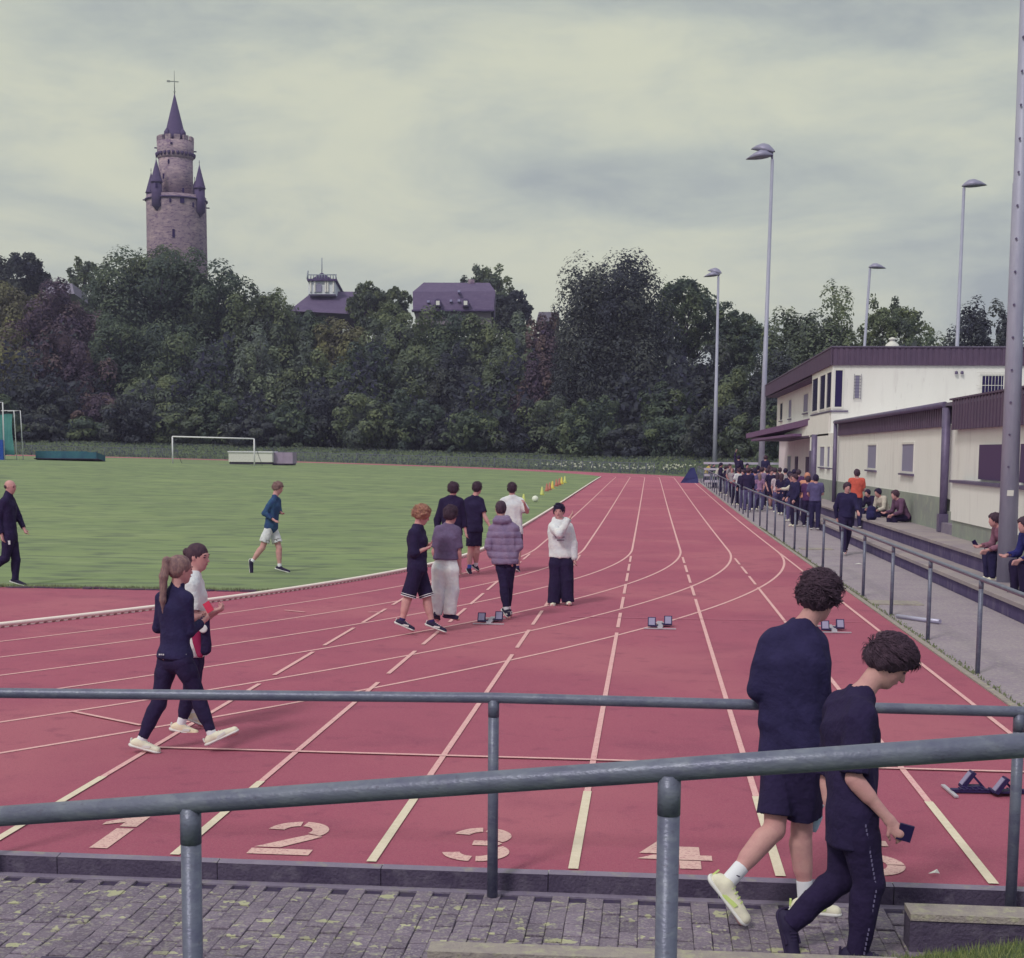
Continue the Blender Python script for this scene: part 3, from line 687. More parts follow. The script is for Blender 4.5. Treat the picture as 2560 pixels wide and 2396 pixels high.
tag(link_obj('border_grass', np_mesh('border_grass', V, np.stack([i, i+1, i+2], 1)), mat('border_blade', (128, 138, 92), .9, .8, 3, 0, 0, rgb2=(104, 112, 84))), kind='stuff')
LIFT_HAZE = 0.00035
# ------------------------------------------------------------------ far fence round the track, goal, mats
M_mesh = mat('fence_wire', (104, 108, 116), .6)
fn = thing('boundary_fence', 'low grey wire fence running round the far bend below the trees', 'fence')
fp = []
for tt in np.linspace(PI*1.02, 0.05, 90): fp.append((-RK+(RK+9.6)*math.cos(tt), 84.4+(RK+9.6)*math.sin(tt)))
fp = [(x, y) for x, y in fp if x < 5 and y > 84]
B = MB(); pts = [(x, y, float(hill(x, y))+1.05) for x, y in fp]
gapk = 26
def fence_run(pts):
    B = MB(); B.path(pts, [.035]*len(pts), 6); B.build('top_rail', M_mesh, fn)
    V = []; F = []
    for k in range(len(pts)-1):
        p, q = Vector(pts[k]), Vector(pts[k+1]); n = 8
        for j in range(n):
            a = p.lerp(q, j/n); i = len(V); e = (q-p).normalized()*.012
            V += [tuple(a-e-Vector((0, 0, 1.05))), tuple(a+e-Vector((0, 0, 1.05))), tuple(a+e), tuple(a-e)]; F.append((i, i+1, i+2, i+3))
        for z in (.2, .45, .7):
            i = len(V); V += [tuple(p-Vector((0, 0, z))), tuple(q-Vector((0, 0, z))), tuple(q-Vector((0, 0, z-.022))), tuple(p-Vector((0, 0, z-.022)))]; F.append((i, i+1, i+2, i+3))
    o = link_obj('wire_mesh', np_mesh('wire_mesh', V, F), M_mesh, fn)
    tag(o, kind='stuff')
    for k, p in enumerate(pts):
        MB().tube((p[0], p[1], p[2]-1.2), (p[0], p[1], p[2]), .04, n=8).build('post', M_mesh, fn)
fence_run(pts[:36]); fence_run(pts[40:])
# goal
M_white = mat('white_paint', (226, 224, 214), .6)
def onz(p):
    p = np.array(p, float); p[2] = float(gz(p[0], p[1])); return p
gl, gr = onz(atD(432, 1157, 131)), onz(atD(636, 1160, 129.5)); gt = thing('football_goal', 'white football goal frame standing at the far end of the grass', 'goal', gl)
v = Vector(gr-gl); back = Vector((v.y, -v.x, 0)).normalized()*-1.0
if back.y < 0: back = -back
B = MB(); B.path([(0, 0, 0), (0, 0, 2.44)], [.065, .065], 10); B.build('post', M_white, gt)
B = MB(); B.path([v, v+Vector((0, 0, 2.44))], [.065, .065], 10); B.build('post', M_white, gt)
B = MB(); B.path([(0, 0, 2.44), v+Vector((0, 0, 2.44))], [.065, .065], 10); B.build('crossbar', M_white, gt)
B = MB()
for p in (Vector((0, 0, 0)), v):
    B.path([p+Vector((0, 0, 2.4)), p+back*.8+Vector((0, 0, 1.2)), p+back*2], [.022]*3, 6)
B.path([back*2, v+back*2], [.022]*2, 6); B.build('net_stay', M_mesh, gt)
B = MB()
for k in range(60):
    p = v*(k/59.); B.quad(p+Vector((0, 0, 2.4)), p+v*.0008+Vector((0, 0, 2.4)), p+v*.0008+back*2, p+back*2)
o = B.build('net', M_mesh, gt); tag(o, kind='stuff')
# green mat
p = onz(atD(174, 1152, 131)); M_mat = mat('landing_mat_cover', (62, 112, 118), .6, .8, 1.2, .3, 6, rgb2=(46, 84, 104))
mt_ = thing('landing_mat', 'long dark green covered landing mat lying at the far left of the grass', 'mat', p)
rx = Vector(R_)
B = MB(); B.obox((-.3, 0, .36), rx*2.3, Vector(F_)*1.5, (0, 0, .34)); B.build('cushion', M_mat, mt_)
B = MB(); B.obox((2.3, -.0, .33), rx*.62, Vector(F_)*1.45, (0, 0, .30)); B.build('cushion', M_mat, mt_)
B = MB(); B.obox((.2, -.1, .03), rx*2.9, Vector(F_)*1.55, (0, 0, .03)); B.build('base', M_joint, mt_)
# white cabinet and purple cabinet on skids
p = onz(atD(632, 1162, 136)); bx = thing('storage_box', 'long cream storage box behind the right goal post', 'box', p)
MB().obox((0, 0, .72), rx*2.05, (0, .8, 0), (0, 0, .45)).build('body', M_frame, bx); MB().obox((0, 0, 1.22), rx*2.12, (0, .9, 0), (0, 0, .06)).build('lid', M_white, bx)
MB().obox((0, -.1, .17), rx*2.0, (0, .6, 0), (0, 0, .1)).build('skid', M_joint, bx)
p = onz(atD(711, 1163, 136.5)); bx = thing('storage_box', 'mauve grey storage box standing right of the long cream one', 'box', p); M_mau = mat('mauve_sheet', (170, 152, 166), .8, .4, 1.5, 0, 0)
MB().obox((-.42, 0, .72), rx*.5, (0, .8, 0), (0, 0, .52)).build('cabinet', M_mau, bx); MB().obox((.55, 0, .72), rx*.44, (0, .8, 0), (0, 0, .52)).build('cabinet', M_mau, bx)
MB().obox((0, -.1, .15), rx*.95, (0, .6, 0), (0, 0, .1)).build('skid', M_joint, bx)
# throwing cage
p = onz(atD(10, 1146, 126)); cg = thing('throwing_cage', 'green netted throwing cage with white poles at the left edge', 'cage', p)
M_net = mat('green_net', (92, 152, 138), .9, .6, .9, .4, 8, rgb2=(74, 132, 126)); M_bl = mat('blue_pad', (46, 84, 160), .8, .5, 1, 0, 0)
for k, (px_, h) in enumerate(((-3.5, 5.0), (-1.6, 5.0), (.02, 5.0))):
    B = MB(); B.path([(px_, 0, 0), (px_, 0, h), (px_-.7, .1, h+.0)], [.06]*3, 8); B.build('pole', M_white, cg)
for k, px_ in enumerate((.62, .85)):
    B = MB(); B.path([(px_, 1.2+k*.8, 0), (px_-.15, 1.2+k*.8, 4.35), (px_-1.3, 1.2+k*.8, 4.3)], [.045]*3, 8); B.build('pole', M_white, cg)
B = MB(); zs = np.linspace(.4, 4.0, 12)
pr_ = []
for k in range(26):
    x = -6+6.45*k/25; pr_.append([(x+.05*math.sin(k*2.1+z), .5+.12*math.sin(k*1.3+z*1.2)+(.02*k), z-.05*math.sin(k)) for z in zs])
for k in range(25):
    for j in range(11):
        B.quad(pr_[k][j], pr_[k+1][j], pr_[k+1][j+1], pr_[k][j+1])
nn = B.build('net', M_net, cg)
B = MB(); B.box((-6, -.2, 0), (.02, .2, 1.75)); B.build('blue_pad', M_bl, cg)
# bleacher benches near the clubhouse, tent-like cover, sign posts
p = atD(1864, 1170, 92); p[2] = .3; bleach = thing('bleacher_bench', 'pale tiered bench boards beyond the crowd, left of the tall pole', 'bench', p)
for k in range(4): MB().obox((0, k*.8, .35+k*.38), rx*2.6, (0, .22, 0), (0, 0, .07)).build('seat_board', mat('bench_board', (190, 184, 188), 0.7), bleach)
B = MB()
for sx in (-2.2, 0, 2.2):
    B.obox((sx, 1.2, .5), (.04, 0, 0), (0, 1.5, 0), (0, 0, .35))
B.build('frame', M_mesh, bleach)
p = gp(1724, 1194, 0.4); p = atD(1727, 1193, 104); p[2] = float(gz(0, p[1]))
B = MB(); B.v += [(-.75, 0, 0), (.55, -.2, 0), (.6, .6, 0), (-.5, .7, 0), (-.02, .2, 1.1), (.25, .25, 1.12), (-.5, .0, .35), (.5, .0, .4)]
B.f += [[0, 1, 7, 6], [6, 7, 5, 4], [1, 2, 5, 7], [2, 3, 4, 5], [3, 0, 6, 4]]
tag(B.build('covered_stack', mat('navy_tarpaulin', (50, 52, 96), .8), None, p), 'dark navy pointed tarpaulin cover at the far end of the handrail', 'cover')
# cones and ball on the grass
def cone(x, y, rgb, nm, lb, D=None):
    c = gp(x, y, .25) if D is None else None
    z = float(gz(c[0], c[1])); c = gp(x, y, z)
    k_ = thing('training_cone', lb, 'cone', (c[0], c[1], z+.012), group='training cones along the edge of the grass')
    m_ = mat('cone_'+nm, rgb, .6)
    MB().lathe([(.13, .03), (.10, .1), (.035, .46), (.02, .47)], n=12).build('body', m_, k_); MB().box((-.16, -.16, 0), (.16, .16, .03)).build('base', m_, k_)
Yl, Or = (206, 210, 116), (186, 118, 98)
for x, y, c_, n_, lb in ((1309, 1262, Yl, 'yellow', 'yellow cone behind the boy in the white T-shirt'), (1355, 1240, Yl, 'yellow', 'yellow cone just beyond the white ball'),
                      (1367, 1230, Or, 'orange', 'orange cone, nearest of the orange ones'), (1374, 1227, Or, 'orange', 'orange cone, second from the ball'), (1381, 1223, (226, 200, 90), 'amber', 'amber cone between the orange cones'),
                      (1391, 1217, Or, 'orange', 'third orange cone of the row'), (1398, 1214, Or, 'orange', 'fourth orange cone of the row'), (1404, 1211, (226, 200, 90), 'amber', 'amber cone near the far end of the row'), (1412, 1208, Yl, 'yellow', 'yellow cone at the far end of the row')):
    cone(x, y, c_, n_, lb)
c = gp(1338, 1250, .2); ph = []
B = MB(); B.lathe([(.155*math.sin(a), -.155*math.cos(a)) for a in np.linspace(0.05, PI-.05, 12)], n=18); tag(B.build('ball', mat('ball_white', (232, 234, 206), .6), None, (c[0], c[1], float(gz(c[0], c[1]))+.165)), 'white ball lying on the grass between the yellow cones', 'ball')

# ------------------------------------------------------------------ castle tower
M_stone = mat('tower_stone', (168, 148, 148), .95, .9, .8, .5, 3, rgb2=(142, 124, 132), stretch=(.8, .8, 2.0), spots=[((112, 90, 112), 1.7, .52, .64, .8), ((196, 172, 164), .7, .54, .68, .6), ((100, 80, 104), 4.2, .58, .68, .6)])
M_slate = mat('tower_slate', (88, 74, 104), .8, .6, .8, 0, 0, rgb2=(74, 62, 92), stretch=(1, 1, 3))
M_slit = mat('slit_dark', (52, 38, 80), 1)
TY = 262.0
def tp_(cx, cy): return atY(320+cx*.2955, 150+cy*.2955, CAMP[1]+TY)
c0 = tp_(412, 1400); SC = np.linalg.norm(tp_(512, 1400)-tp_(412, 1400))/100.0      # metres per crop px
def zc(cy): return tp_(412, cy)[2]
tb = float(hill(c0[0], c0[1]))-1
ct = thing('castle_tower', 'round medieval stone tower with a pointed slate spire and four corner turrets', 'tower', (c0[0], c0[1], 0), -math.atan2(c0[0]-CAMP[0], c0[1]-CAMP[1]))
r1, r2 = 243*SC, 138*SC
MB().lathe([(r1*1.02, tb), (r1, zc(1500)), (r1*.995, zc(1215)), (r1*.995, zc(1165))], n=48).build('lower_shaft', M_stone, ct)
MB().lathe([(r1*1.03, zc(1205)), (r1*1.05, zc(1200)), (r1*1.05, zc(1192)), (r1*1.0, zc(1188))], n=48).build('string_course', M_slate, ct)
MB().lathe([(r2*1.0, zc(1200)), (r2, zc(820))], n=40).build('upper_shaft', M_stone, ct)
MB().lathe([(r2*1.0, zc(850)), (r2*1.06, zc(835)), (r2*1.08, zc(700)), (r2*.9, zc(700)), (r2*.9, zc(720))], n=40).build('parapet', M_stone, ct)
cbm = MB().lathe([(.16, 0), (.24, .25), (.28, .62)], n=6).mesh('corbel'); cbm.materials.append(M_slate)
mm = MB().box((-.18, -.52, 0), (.22, .52, .95)).mesh('merlon'); mm.materials.append(M_stone)
for k in range(26):
    a = 2*PI*k/26; link_obj('corbel', cbm, None, ct, (r2*1.09*math.cos(a), r2*1.09*math.sin(a), zc(828)))
for k in range(12):
    a = 2*PI*k/12+.1; o = link_obj('merlon', mm, None, ct, (r2*1.0*math.cos(a), r2*1.0*math.sin(a), zc(703))); o.rotation_euler = (0, 0, a)
sp_ = MB().lathe([(100*SC, zc(690)), (98*SC, zc(640)), (80*SC, zc(615)), (2.5*SC, zc(288))], n=8, a0=.3).build('spire', M_slate, ct)
for k in range(4):
    a = PI/2*k+.75; MB().lathe([(.55, 0), (.55, .9), (.02, 1.7)], (88*SC*math.cos(a), 88*SC*math.sin(a), zc(668)), 6).build('spire_dormer', M_slate, sp_)
B = MB(); B.tube((0, 0, zc(290)), (0, 0, zc(92)), .11, .05, 6); B.lathe([(.02, -.2), (.22, 0), (.02, .2)], (0, 0, zc(270)), 8)
B.box((-54*SC, -.05, zc(188)), (34*SC, .05, zc(180))).box((-60*SC, -.06, zc(192)), (-34*SC, .06, zc(176))).box((-2.4*SC, -.06, zc(140)), (2.4*SC, .06, zc(132))); B.build('cross', mat('cross_iron', (150, 156, 140), .7), ct)
for (ax_, ay_, tip, eav, bot) in ((-153*SC, -188*SC, 890, 1082, 1275), (187*SC, -155*SC, 910, 1112, 1310), (-200*SC, 140*SC, 940, 1115, 1260), (153*SC, 188*SC, 985, 1120, 1290)):
    tr = 42*SC
    q = MB().lathe([(.12, zc(bot+40)), (tr*.5, zc(bot+14)), (tr, zc(bot)), (tr, zc(eav))], (ax_, ay_, 0), 10).build('turret', M_slate, ct)
    MB().lathe([(tr*1.22, zc(eav)+.02), (tr*1.1, zc(eav-12)), (.05, zc(tip))], (ax_, ay_, 0), 8).build('turret_roof', M_slate, q)
    MB().tube((ax_, ay_, zc(tip+4)), (ax_, ay_, zc(tip-38)), .05, n=5).lathe([(.02, -.1), (.1, 0), (.02, .1)], (ax_, ay_, zc(tip-20)), 6).build('finial', M_slit, q)
    MB().box((ax_-.2, ay_-tr-.05, zc(1130)), (ax_+.2, ay_-tr+.3, zc(1095))).build('window', M_slit, q)
for cx_, ya, yb, wd_, rr in ((356, 870, 905, 7, r2), (314, 985, 1028, 7, r2), (468, 1105, 1145, 8, r2), (364, 1215, 1248, 7, r1), (458, 1195, 1250, 17, r1), (545, 1235, 1275, 6, r1), (386, 1470, 1540, 10, r1), (380, 728, 745, 9, r2*1.08)):
    dx_ = (cx_-412)*SC; dy_ = -math.sqrt(max(0, rr*rr-dx_*dx_)); MB().box((dx_-wd_*SC, dy_-.1, zc(yb)), (dx_+wd_*SC, dy_+.5, zc(ya))).build('window_slit', M_slit, ct)
for sx_, yy_ in ((-1, 757), (1, 772)): MB().tube((sx_*r2*1.05, -.3, zc(yy_)), (sx_*r2*1.22, -.3, zc(yy_)), .12, n=6).build('waterspout', M_slit, ct)
for sx_, yy_ in ((-1, 1200), (1, 1245)): MB().tube((sx_*r1*.98, -.3, zc(yy_)), (sx_*r1*1.1, -.3, zc(yy_)), .12, n=6).build('waterspout', M_slit, ct)

# ------------------------------------------------------------------ far roofs
def c3(x, y): return (650+x*.37726, 600+y*.37726)
M_roof = mat('far_tiles', (104, 90, 112), .9, .7, .7, .3, 4, rgb2=(90, 78, 102), spots=[((120, 104, 122), 1.5, .55, .7, .5)], stretch=(1, 1, 3))
def P3(x, y, D): return atD(*c3(x, y), D)
D_ = 235.
def poly3(name, pts, Ds, material, parent):
    B = MB(); B.v = [tuple(P3(x, y, d)) for (x, y), d in zip(pts, Ds)]; B.f = [list(range(len(pts)))]; return B.build(name, material, parent)
hs = thing('mansard_house', 'large house with a mauve mansard roof and two small dormers above the trees', 'building')
fr = [(1020, 470), (1540, 470), (1555, 400), (1520, 285), (1085, 283), (1012, 345)]
def extr(name, pts, D0, D1, material, parent):
    B = MB(); n = len(pts); B.v = [tuple(P3(x, y, D0)) for x, y in pts]; off = F_*(D1-D0)
    B.v += [tuple(np.array(v)+off) for v in B.v[:n]]
    B.f = [list(range(n))[::-1], list(range(n, 2*n))]+[[j, (j+1) % n, n+(j+1) % n, n+j] for j in range(n)]; return B.build(name, material, parent)
# mansard: steep lower slope and hipped upper slope
a_ = [P3(1014, 462, D_-4), P3(1548, 462, D_-4), P3(1560, 340, D_-2.5), P3(1012, 345, D_-2.5), P3(1085, 283, D_+1.5), P3(1520, 285, D_+1.5)]
bk = F_*11
B = MB(); B.v = [tuple(q) for q in a_]+[tuple(a_[0]+bk), tuple(a_[1]+bk), tuple(a_[2]+F_*8), tuple(a_[3]+F_*8)]
B.f = [[0, 1, 2, 3], [3, 2, 5, 4], [2, 8, 5], [3, 4, 9], [4, 5, 8, 9], [1, 7, 8, 2], [0, 3, 9, 6], [6, 9, 8, 7]]; rf = B.build('roof', M_roof, hs)
extr('wall', [(1030, 560), (1530, 560), (1530, 463), (1030, 463)], D_-3, D_+5, mat('house_wall', (140, 130, 132), .9), hs)
extr('eaves', [(1005, 472), (1552, 472), (1552, 462), (1005, 462)], D_-4.4, D_-3.4, M_slate, rf)
for x in (1178, 1362):
    dm = extr('dormer', [(x-20, 440), (x+20, 440), (x+20, 398), (x, 388), (x-20, 398)], D_-5, D_-1, M_slate, rf); extr('pane', [(x-12, 432), (x+12, 432), (x+12, 404), (x-12, 404)], D_-5.1, D_-4.99, M_frame, dm)
for x, y in ((1115, 408), (1265, 403), (1318, 402), (1318, 340)): extr('skylight', [(x-8, y+7), (x+8, y+7), (x+8, y-7), (x-8, y-7)], D_-4.0, D_-2.6, mat('skylight_glass', (152, 148, 172), .4), rf)
extr('chimney', [(1380, 290), (1420, 290), (1420, 262), (1380, 262)], D_+1, D_+3, M_stone, rf)
ch = thing('lantern_church', 'pale square lantern turret with balustrade rising over a dark roof', 'building')
a_ = [P3(215, 402, 247), P3(700, 490, 247), P3(700, 345, 253), P3(355, 340, 253), P3(100, 470, 247)]
B = MB(); B.v = [tuple(q) for q in (P3(190, 470, 246), P3(760, 500, 246), P3(700, 345, 253), P3(355, 340, 253))]+[tuple(P3(190, 470, 246)+F_*14), tuple(P3(760, 500, 246)+F_*14)]
B.f = [[0, 1, 2, 3], [4, 3, 2, 5], [0, 3, 4], [1, 5, 2]]; B.build('roof', M_roof, ch)
ln = extr('lantern', [(320, 360), (500, 360), (498, 262), (322, 262)], 249, 258, mat('pale_lantern', (226, 230, 220), .9, .5, .5, 0, 0), ch)
extr('cornice', [(312, 270), (508, 270), (508, 258), (312, 258)], 248.4, 258.6, M_slate, ln)
extr('cap', [(345, 258), (475, 258), (410, 216)], 250, 256, M_slate, ln)
for x in (335, 362, 434, 448, 486): extr('pilaster', [(x-5, 345), (x+5, 345), (x+5, 272), (x-5, 272)], 248.7, 249.2, M_frame, ln)
extr('belfry_opening', [(372, 345), (408, 345), (408, 298), (390, 286), (372, 298)], 248.8, 249.1, M_shade, ln)
B = MB()
for k in range(11):
    x = 318+k*18.5; q = P3(x, 258, 248.6); t_ = P3(x, 228, 248.6); B.tube(q, t_, .09, n=5)
B.tube(P3(312, 232, 248.6), P3(508, 232, 248.6), .09, n=5); B.tube(P3(312, 262, 248.6), P3(318, 205, 248.6), .13, n=5); B.tube(P3(505, 262, 248.6), P3(500, 228, 248.6), .13, n=5); B.tube(P3(410, 220, 252), P3(410, 120, 252), .09, n=5); B.build('balustrade', mat('grey_rail', (150, 156, 158), .9), ln)
gm = thing('distant_roof', 'narrow far grey roof ridge seen left of the cone shaped chestnut', 'roof'); extr('roof', [(1830, 540), (1990, 540), (1975, 478), (1848, 478)], 252, 262, mat('grey_tiles', (128, 122, 130), .9), gm)
gm = thing('distant_roof', 'sliver of far grey roof behind the leftmost trees', 'roof'); B = MB(); q = [atD(112, 735, 240), atD(186, 735, 240), atD(180, 709, 243), atD(118, 709, 243)]; B.v = [tuple(v) for v in q]+[tuple(v+F_*8) for v in q]; B.f = [[3, 2, 1, 0], [4, 5, 6, 7], [0, 1, 5, 4], [1, 2, 6, 5], [2, 3, 7, 6], [3, 0, 4, 7]]; B.build('roof', MATS['grey_tiles'], gm)

# ------------------------------------------------------------------ trees
LK = 1.12
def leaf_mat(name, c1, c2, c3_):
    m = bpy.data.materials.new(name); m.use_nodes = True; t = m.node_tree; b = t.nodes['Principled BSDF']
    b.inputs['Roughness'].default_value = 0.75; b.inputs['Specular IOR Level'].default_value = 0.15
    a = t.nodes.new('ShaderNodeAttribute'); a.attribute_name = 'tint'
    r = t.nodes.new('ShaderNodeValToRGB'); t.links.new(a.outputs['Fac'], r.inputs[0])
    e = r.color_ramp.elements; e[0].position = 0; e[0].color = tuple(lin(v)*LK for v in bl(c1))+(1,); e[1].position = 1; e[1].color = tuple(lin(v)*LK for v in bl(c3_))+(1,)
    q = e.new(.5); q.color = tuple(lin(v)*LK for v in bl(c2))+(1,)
    t.links.new(r.outputs[0], b.inputs['Base Color'])
    tr = t.nodes.new('ShaderNodeBsdfTranslucent'); t.links.new(r.outputs[0], tr.inputs[0]); mx_ = t.nodes.new('ShaderNodeMixShader'); mx_.inputs[0].default_value = .35
    t.links.new(b.outputs[0], mx_.inputs[1]); t.links.new(tr.outputs[0], mx_.inputs[2]); t.links.new(mx_.outputs[0], t.nodes['Material Output'].inputs[0])
    return m
LM = {
 'deep': leaf_mat('leaves_deep_green', (66, 74, 84), (92, 104, 84), (130, 138, 92)),
 'dark': leaf_mat('leaves_dark_chestnut', (56, 56, 74), (76, 80, 80), (106, 110, 90)),
 'mid': leaf_mat('leaves_mid_green', (80, 84, 94), (106, 116, 90), (142, 148, 98)),
 'olive': leaf_mat('leaves_olive', (94, 90, 92), (122, 120, 86), (152, 152, 94)),
 'red': leaf_mat('leaves_reddish', (78, 68, 94), (104, 88, 92), (138, 118, 98)),
 'pale': leaf_mat('leaves_pale', (98, 102, 108), (122, 132, 110), (152, 162, 116)),
}
M_bark = mat('bark', (82, 66, 84), .95, .6, 3, 0, 0, rgb2=(66, 54, 76))
def leaf_mesh(name, P, Nn, size, tint):
    """bent leaf-cluster faces at P facing about Nn"""
    n = len(P)
    rv = RNG.normal(size=(n, 3)); A = np.cross(Nn, rv); A /= np.linalg.norm(A, axis=1)[:, None]+1e-9; Bv = np.cross(Nn, A)
    s = (size*RNG.uniform(.6, 1.35, n))[:, None]
    v0 = P-A*s; v1 = P-Bv*s*.5+Nn*s*.16; v2 = P+A*s; v3 = P+Bv*s*.55+Nn*s*.12
    V = np.stack([v0, v1, v2, v3], 1).reshape(-1, 3)
    i = np.arange(n)*4; F = np.concatenate([np.stack([i, i+1, i+2], 1), np.stack([i, i+2, i+3], 1)])
    me = np_mesh(name, V, F)
    at = me.attributes.new('tint', 'FLOAT', 'POINT'); at.data.foreach_set('value', np.repeat(tint, 4).astype(np.float32))
    return me
def crown_points(rx_, ry_, rz_, n, kind, nl):
    """points in the crown space, centre origin"""
    k = np.arange(nl); ph = k*2.399963+RNG.uniform(0, 6); zc_ = 1-2*(k+.5)/nl
    if kind == 'sparse': nl_add = 1
    rr = np.sqrt(1-zc_**2); jit = RNG.uniform(.55, .98, nl)
    C = np.stack([rr*np.cos(ph)*jit, rr*np.sin(ph)*jit, zc_*jit], 1)+RNG.normal(0, .07, (nl, 3))
    if kind == 'cone':
        t = (C[:, 2]+1)/2; f = np.clip(1.15*(1-t)**.42, .3, 1.0); C[:, 0] *= f/np.maximum(rr, .35); C[:, 1] *= f/np.maximum(rr, .35)
    if kind == 'dome':
        C[:, 2] = np.where(C[:, 2] < 0, C[:, 2]*.9, C[:, 2]); s = np.where(C[:, 2] < .1, 1.12, 1); C[:, :2] *= s[:, None]
    if kind in ('dome', 'bush'):
        wz = np.where(C[:, 2] < .15, np.clip(1/np.sqrt(np.maximum(.2, 1-C[:, 2]**2)), 1, 1.9), 1); C[:, :2] *= wz[:, None]
    lr = RNG.uniform(.22, .36, nl)*{'sparse': .5, 'cone': 1.12}.get(kind, 1.0)
    lt = RNG.uniform(.1, .9, nl)
    li = RNG.integers(0, nl, n)
    D = RNG.normal(size=(n, 3)); D /= np.linalg.norm(D, axis=1)[:, None]
    D[:, 2] = np.where(RNG.random(n) < .6, np.abs(D[:, 2]), D[:, 2])
    # second-level tufts on each lobe
    tu = RNG.normal(size=(nl, 9, 3)); tu /= np.linalg.norm(tu, axis=2)[:, :, None]
    tj = RNG.integers(0, 9, n); D2 = D*.55+tu[li, tj]*.75; D2 /= np.linalg.norm(D2, axis=1)[:, None]
    rad = RNG.uniform(.6, 1.03, n)**.6*(1+.2*(np.einsum('ij,ij->i', D2, tu[li, tj])-.8))
    P = C[li]+D2*(lr[li]*rad)[:, None]
    if kind == 'sparse': P = P+RNG.normal(0, .035, (n, 3))
    nn_ = D2*(1.0 if kind != 'sparse' else .3)+RNG.normal(0, .26 if kind != 'sparse' else .6, (n, 3))+np.array([0, 0, .2]); nn_ /= np.linalg.norm(nn_, axis=1)[:, None]
    tint = np.clip(lt[li]*.5+RNG.normal(.25, .09, n), 0, 1)
    return P*np.array([rx_, ry_, rz_]), nn_, tint, C*np.array([rx_, ry_, rz_]), lr
def ringD(xs, r=60.0):
    for D in np.arange(100, 300, 1.0):
        p = atD(xs, 1130, D)
        if p[1] > 90 and math.hypot(p[0]+RK, p[1]-84.4) > r: return D
        if xs > 1700 and D > 158: return D
    return 200.0
def tree(label, xs, top, wpx, D, kind='dome', leaf='deep', n=7000, nl=38, base_y=None, cat='tree', group='trees on the slope behind the track', trunk=True, size=None, flat=1.0, low=0.0):
    Dm = ringD(xs)
    if xs < 1900: D = max(D+40, Dm+48) if D > 200 else Dm+2+(D-143)*.95
    pt = atD(xs, top, D); rxx = wpx/FOC*D/2.0*1.12
    gzv = float(hill(pt[0], pt[1])); H = pt[2]-gzv
    cb_ = (.05 if kind in ('dome', 'cone', 'bush') else .28)
    zlow = gzv+H*cb_+low; rz_ = (pt[2]-zlow)/2/.99; cz = zlow+rz_
    P, Nn, tint, C, lr = crown_points(rxx*.86, rxx*.8*flat, rz_*.86, n, kind, nl if kind != 'sparse' else int(nl*2.6))
    if kind != 'sparse':
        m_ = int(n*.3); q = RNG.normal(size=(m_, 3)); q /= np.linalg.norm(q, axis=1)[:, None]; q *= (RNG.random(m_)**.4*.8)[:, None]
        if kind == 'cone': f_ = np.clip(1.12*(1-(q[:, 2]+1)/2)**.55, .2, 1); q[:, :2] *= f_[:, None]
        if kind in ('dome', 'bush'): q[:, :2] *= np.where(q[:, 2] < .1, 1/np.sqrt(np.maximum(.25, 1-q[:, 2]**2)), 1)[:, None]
        P[:m_] = q*np.array([rxx*.86, rxx*.8*flat, rz_*.86]); tint[:m_] *= .5  # inner fill leaves take darker colours, shade painted into the crown's middle
    P[:, 2] -= np.quantile(P[:, 2], .997)-rz_
    t_ = thing('bush' if cat == 'bush' else 'broadleaf_tree', label, cat, (pt[0], pt[1], gzv), group=group)
    if kind != 'sparse':
        q0_, q1_ = np.quantile(P[:, 2], .02), np.quantile(P[:, 2], .997); P[:, 2] = (P[:, 2]-q0_)/(q1_-q0_)*(rz_+cz-gzv)-(cz-gzv)
    P = P+np.array([0, 0, cz-gzv])
    keep = P[:, 2] > .15; P, Nn, tint = P[keep], Nn[keep], tint[keep]
    sz = (size or .215)*D/165.0*(.92 if kind == 'cone' else 1)
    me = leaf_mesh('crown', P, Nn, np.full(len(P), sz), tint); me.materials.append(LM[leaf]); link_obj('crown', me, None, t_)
    if trunk:
        B = MB(); r0 = max(.12, rxx*.06); B.path([(0, 0, -.3), (rxx*.02, 0, H*.3), (-rxx*.02, 0, H*.62), (0, 0, H*.8)], [r0, r0*.75, r0*.45, r0*.15], 8)
        tr_ = B.build('trunk', M_bark, t_)
        B = MB(); ks = RNG.permutation(len(C))[:(16 if kind == 'sparse' else 8)]
        for k in ks:
            e = C[k]+np.array([0, 0, cz-gzv]); s0 = np.array([0, 0, H*.28+.35*max(0, e[2]-H*.3)*RNG.uniform(.5, 1)]); mid = (s0+e)/2+np.array([0, 0, -.06*H*RNG.uniform(-.3, 1)])
            B.path([tuple(s0), tuple(mid), tuple(e)], [r0*.38, r0*.26, r0*.08], 5)
        B.build('limbs', M_bark, t_)
    return t_
def d2s(v): return v*1.28773
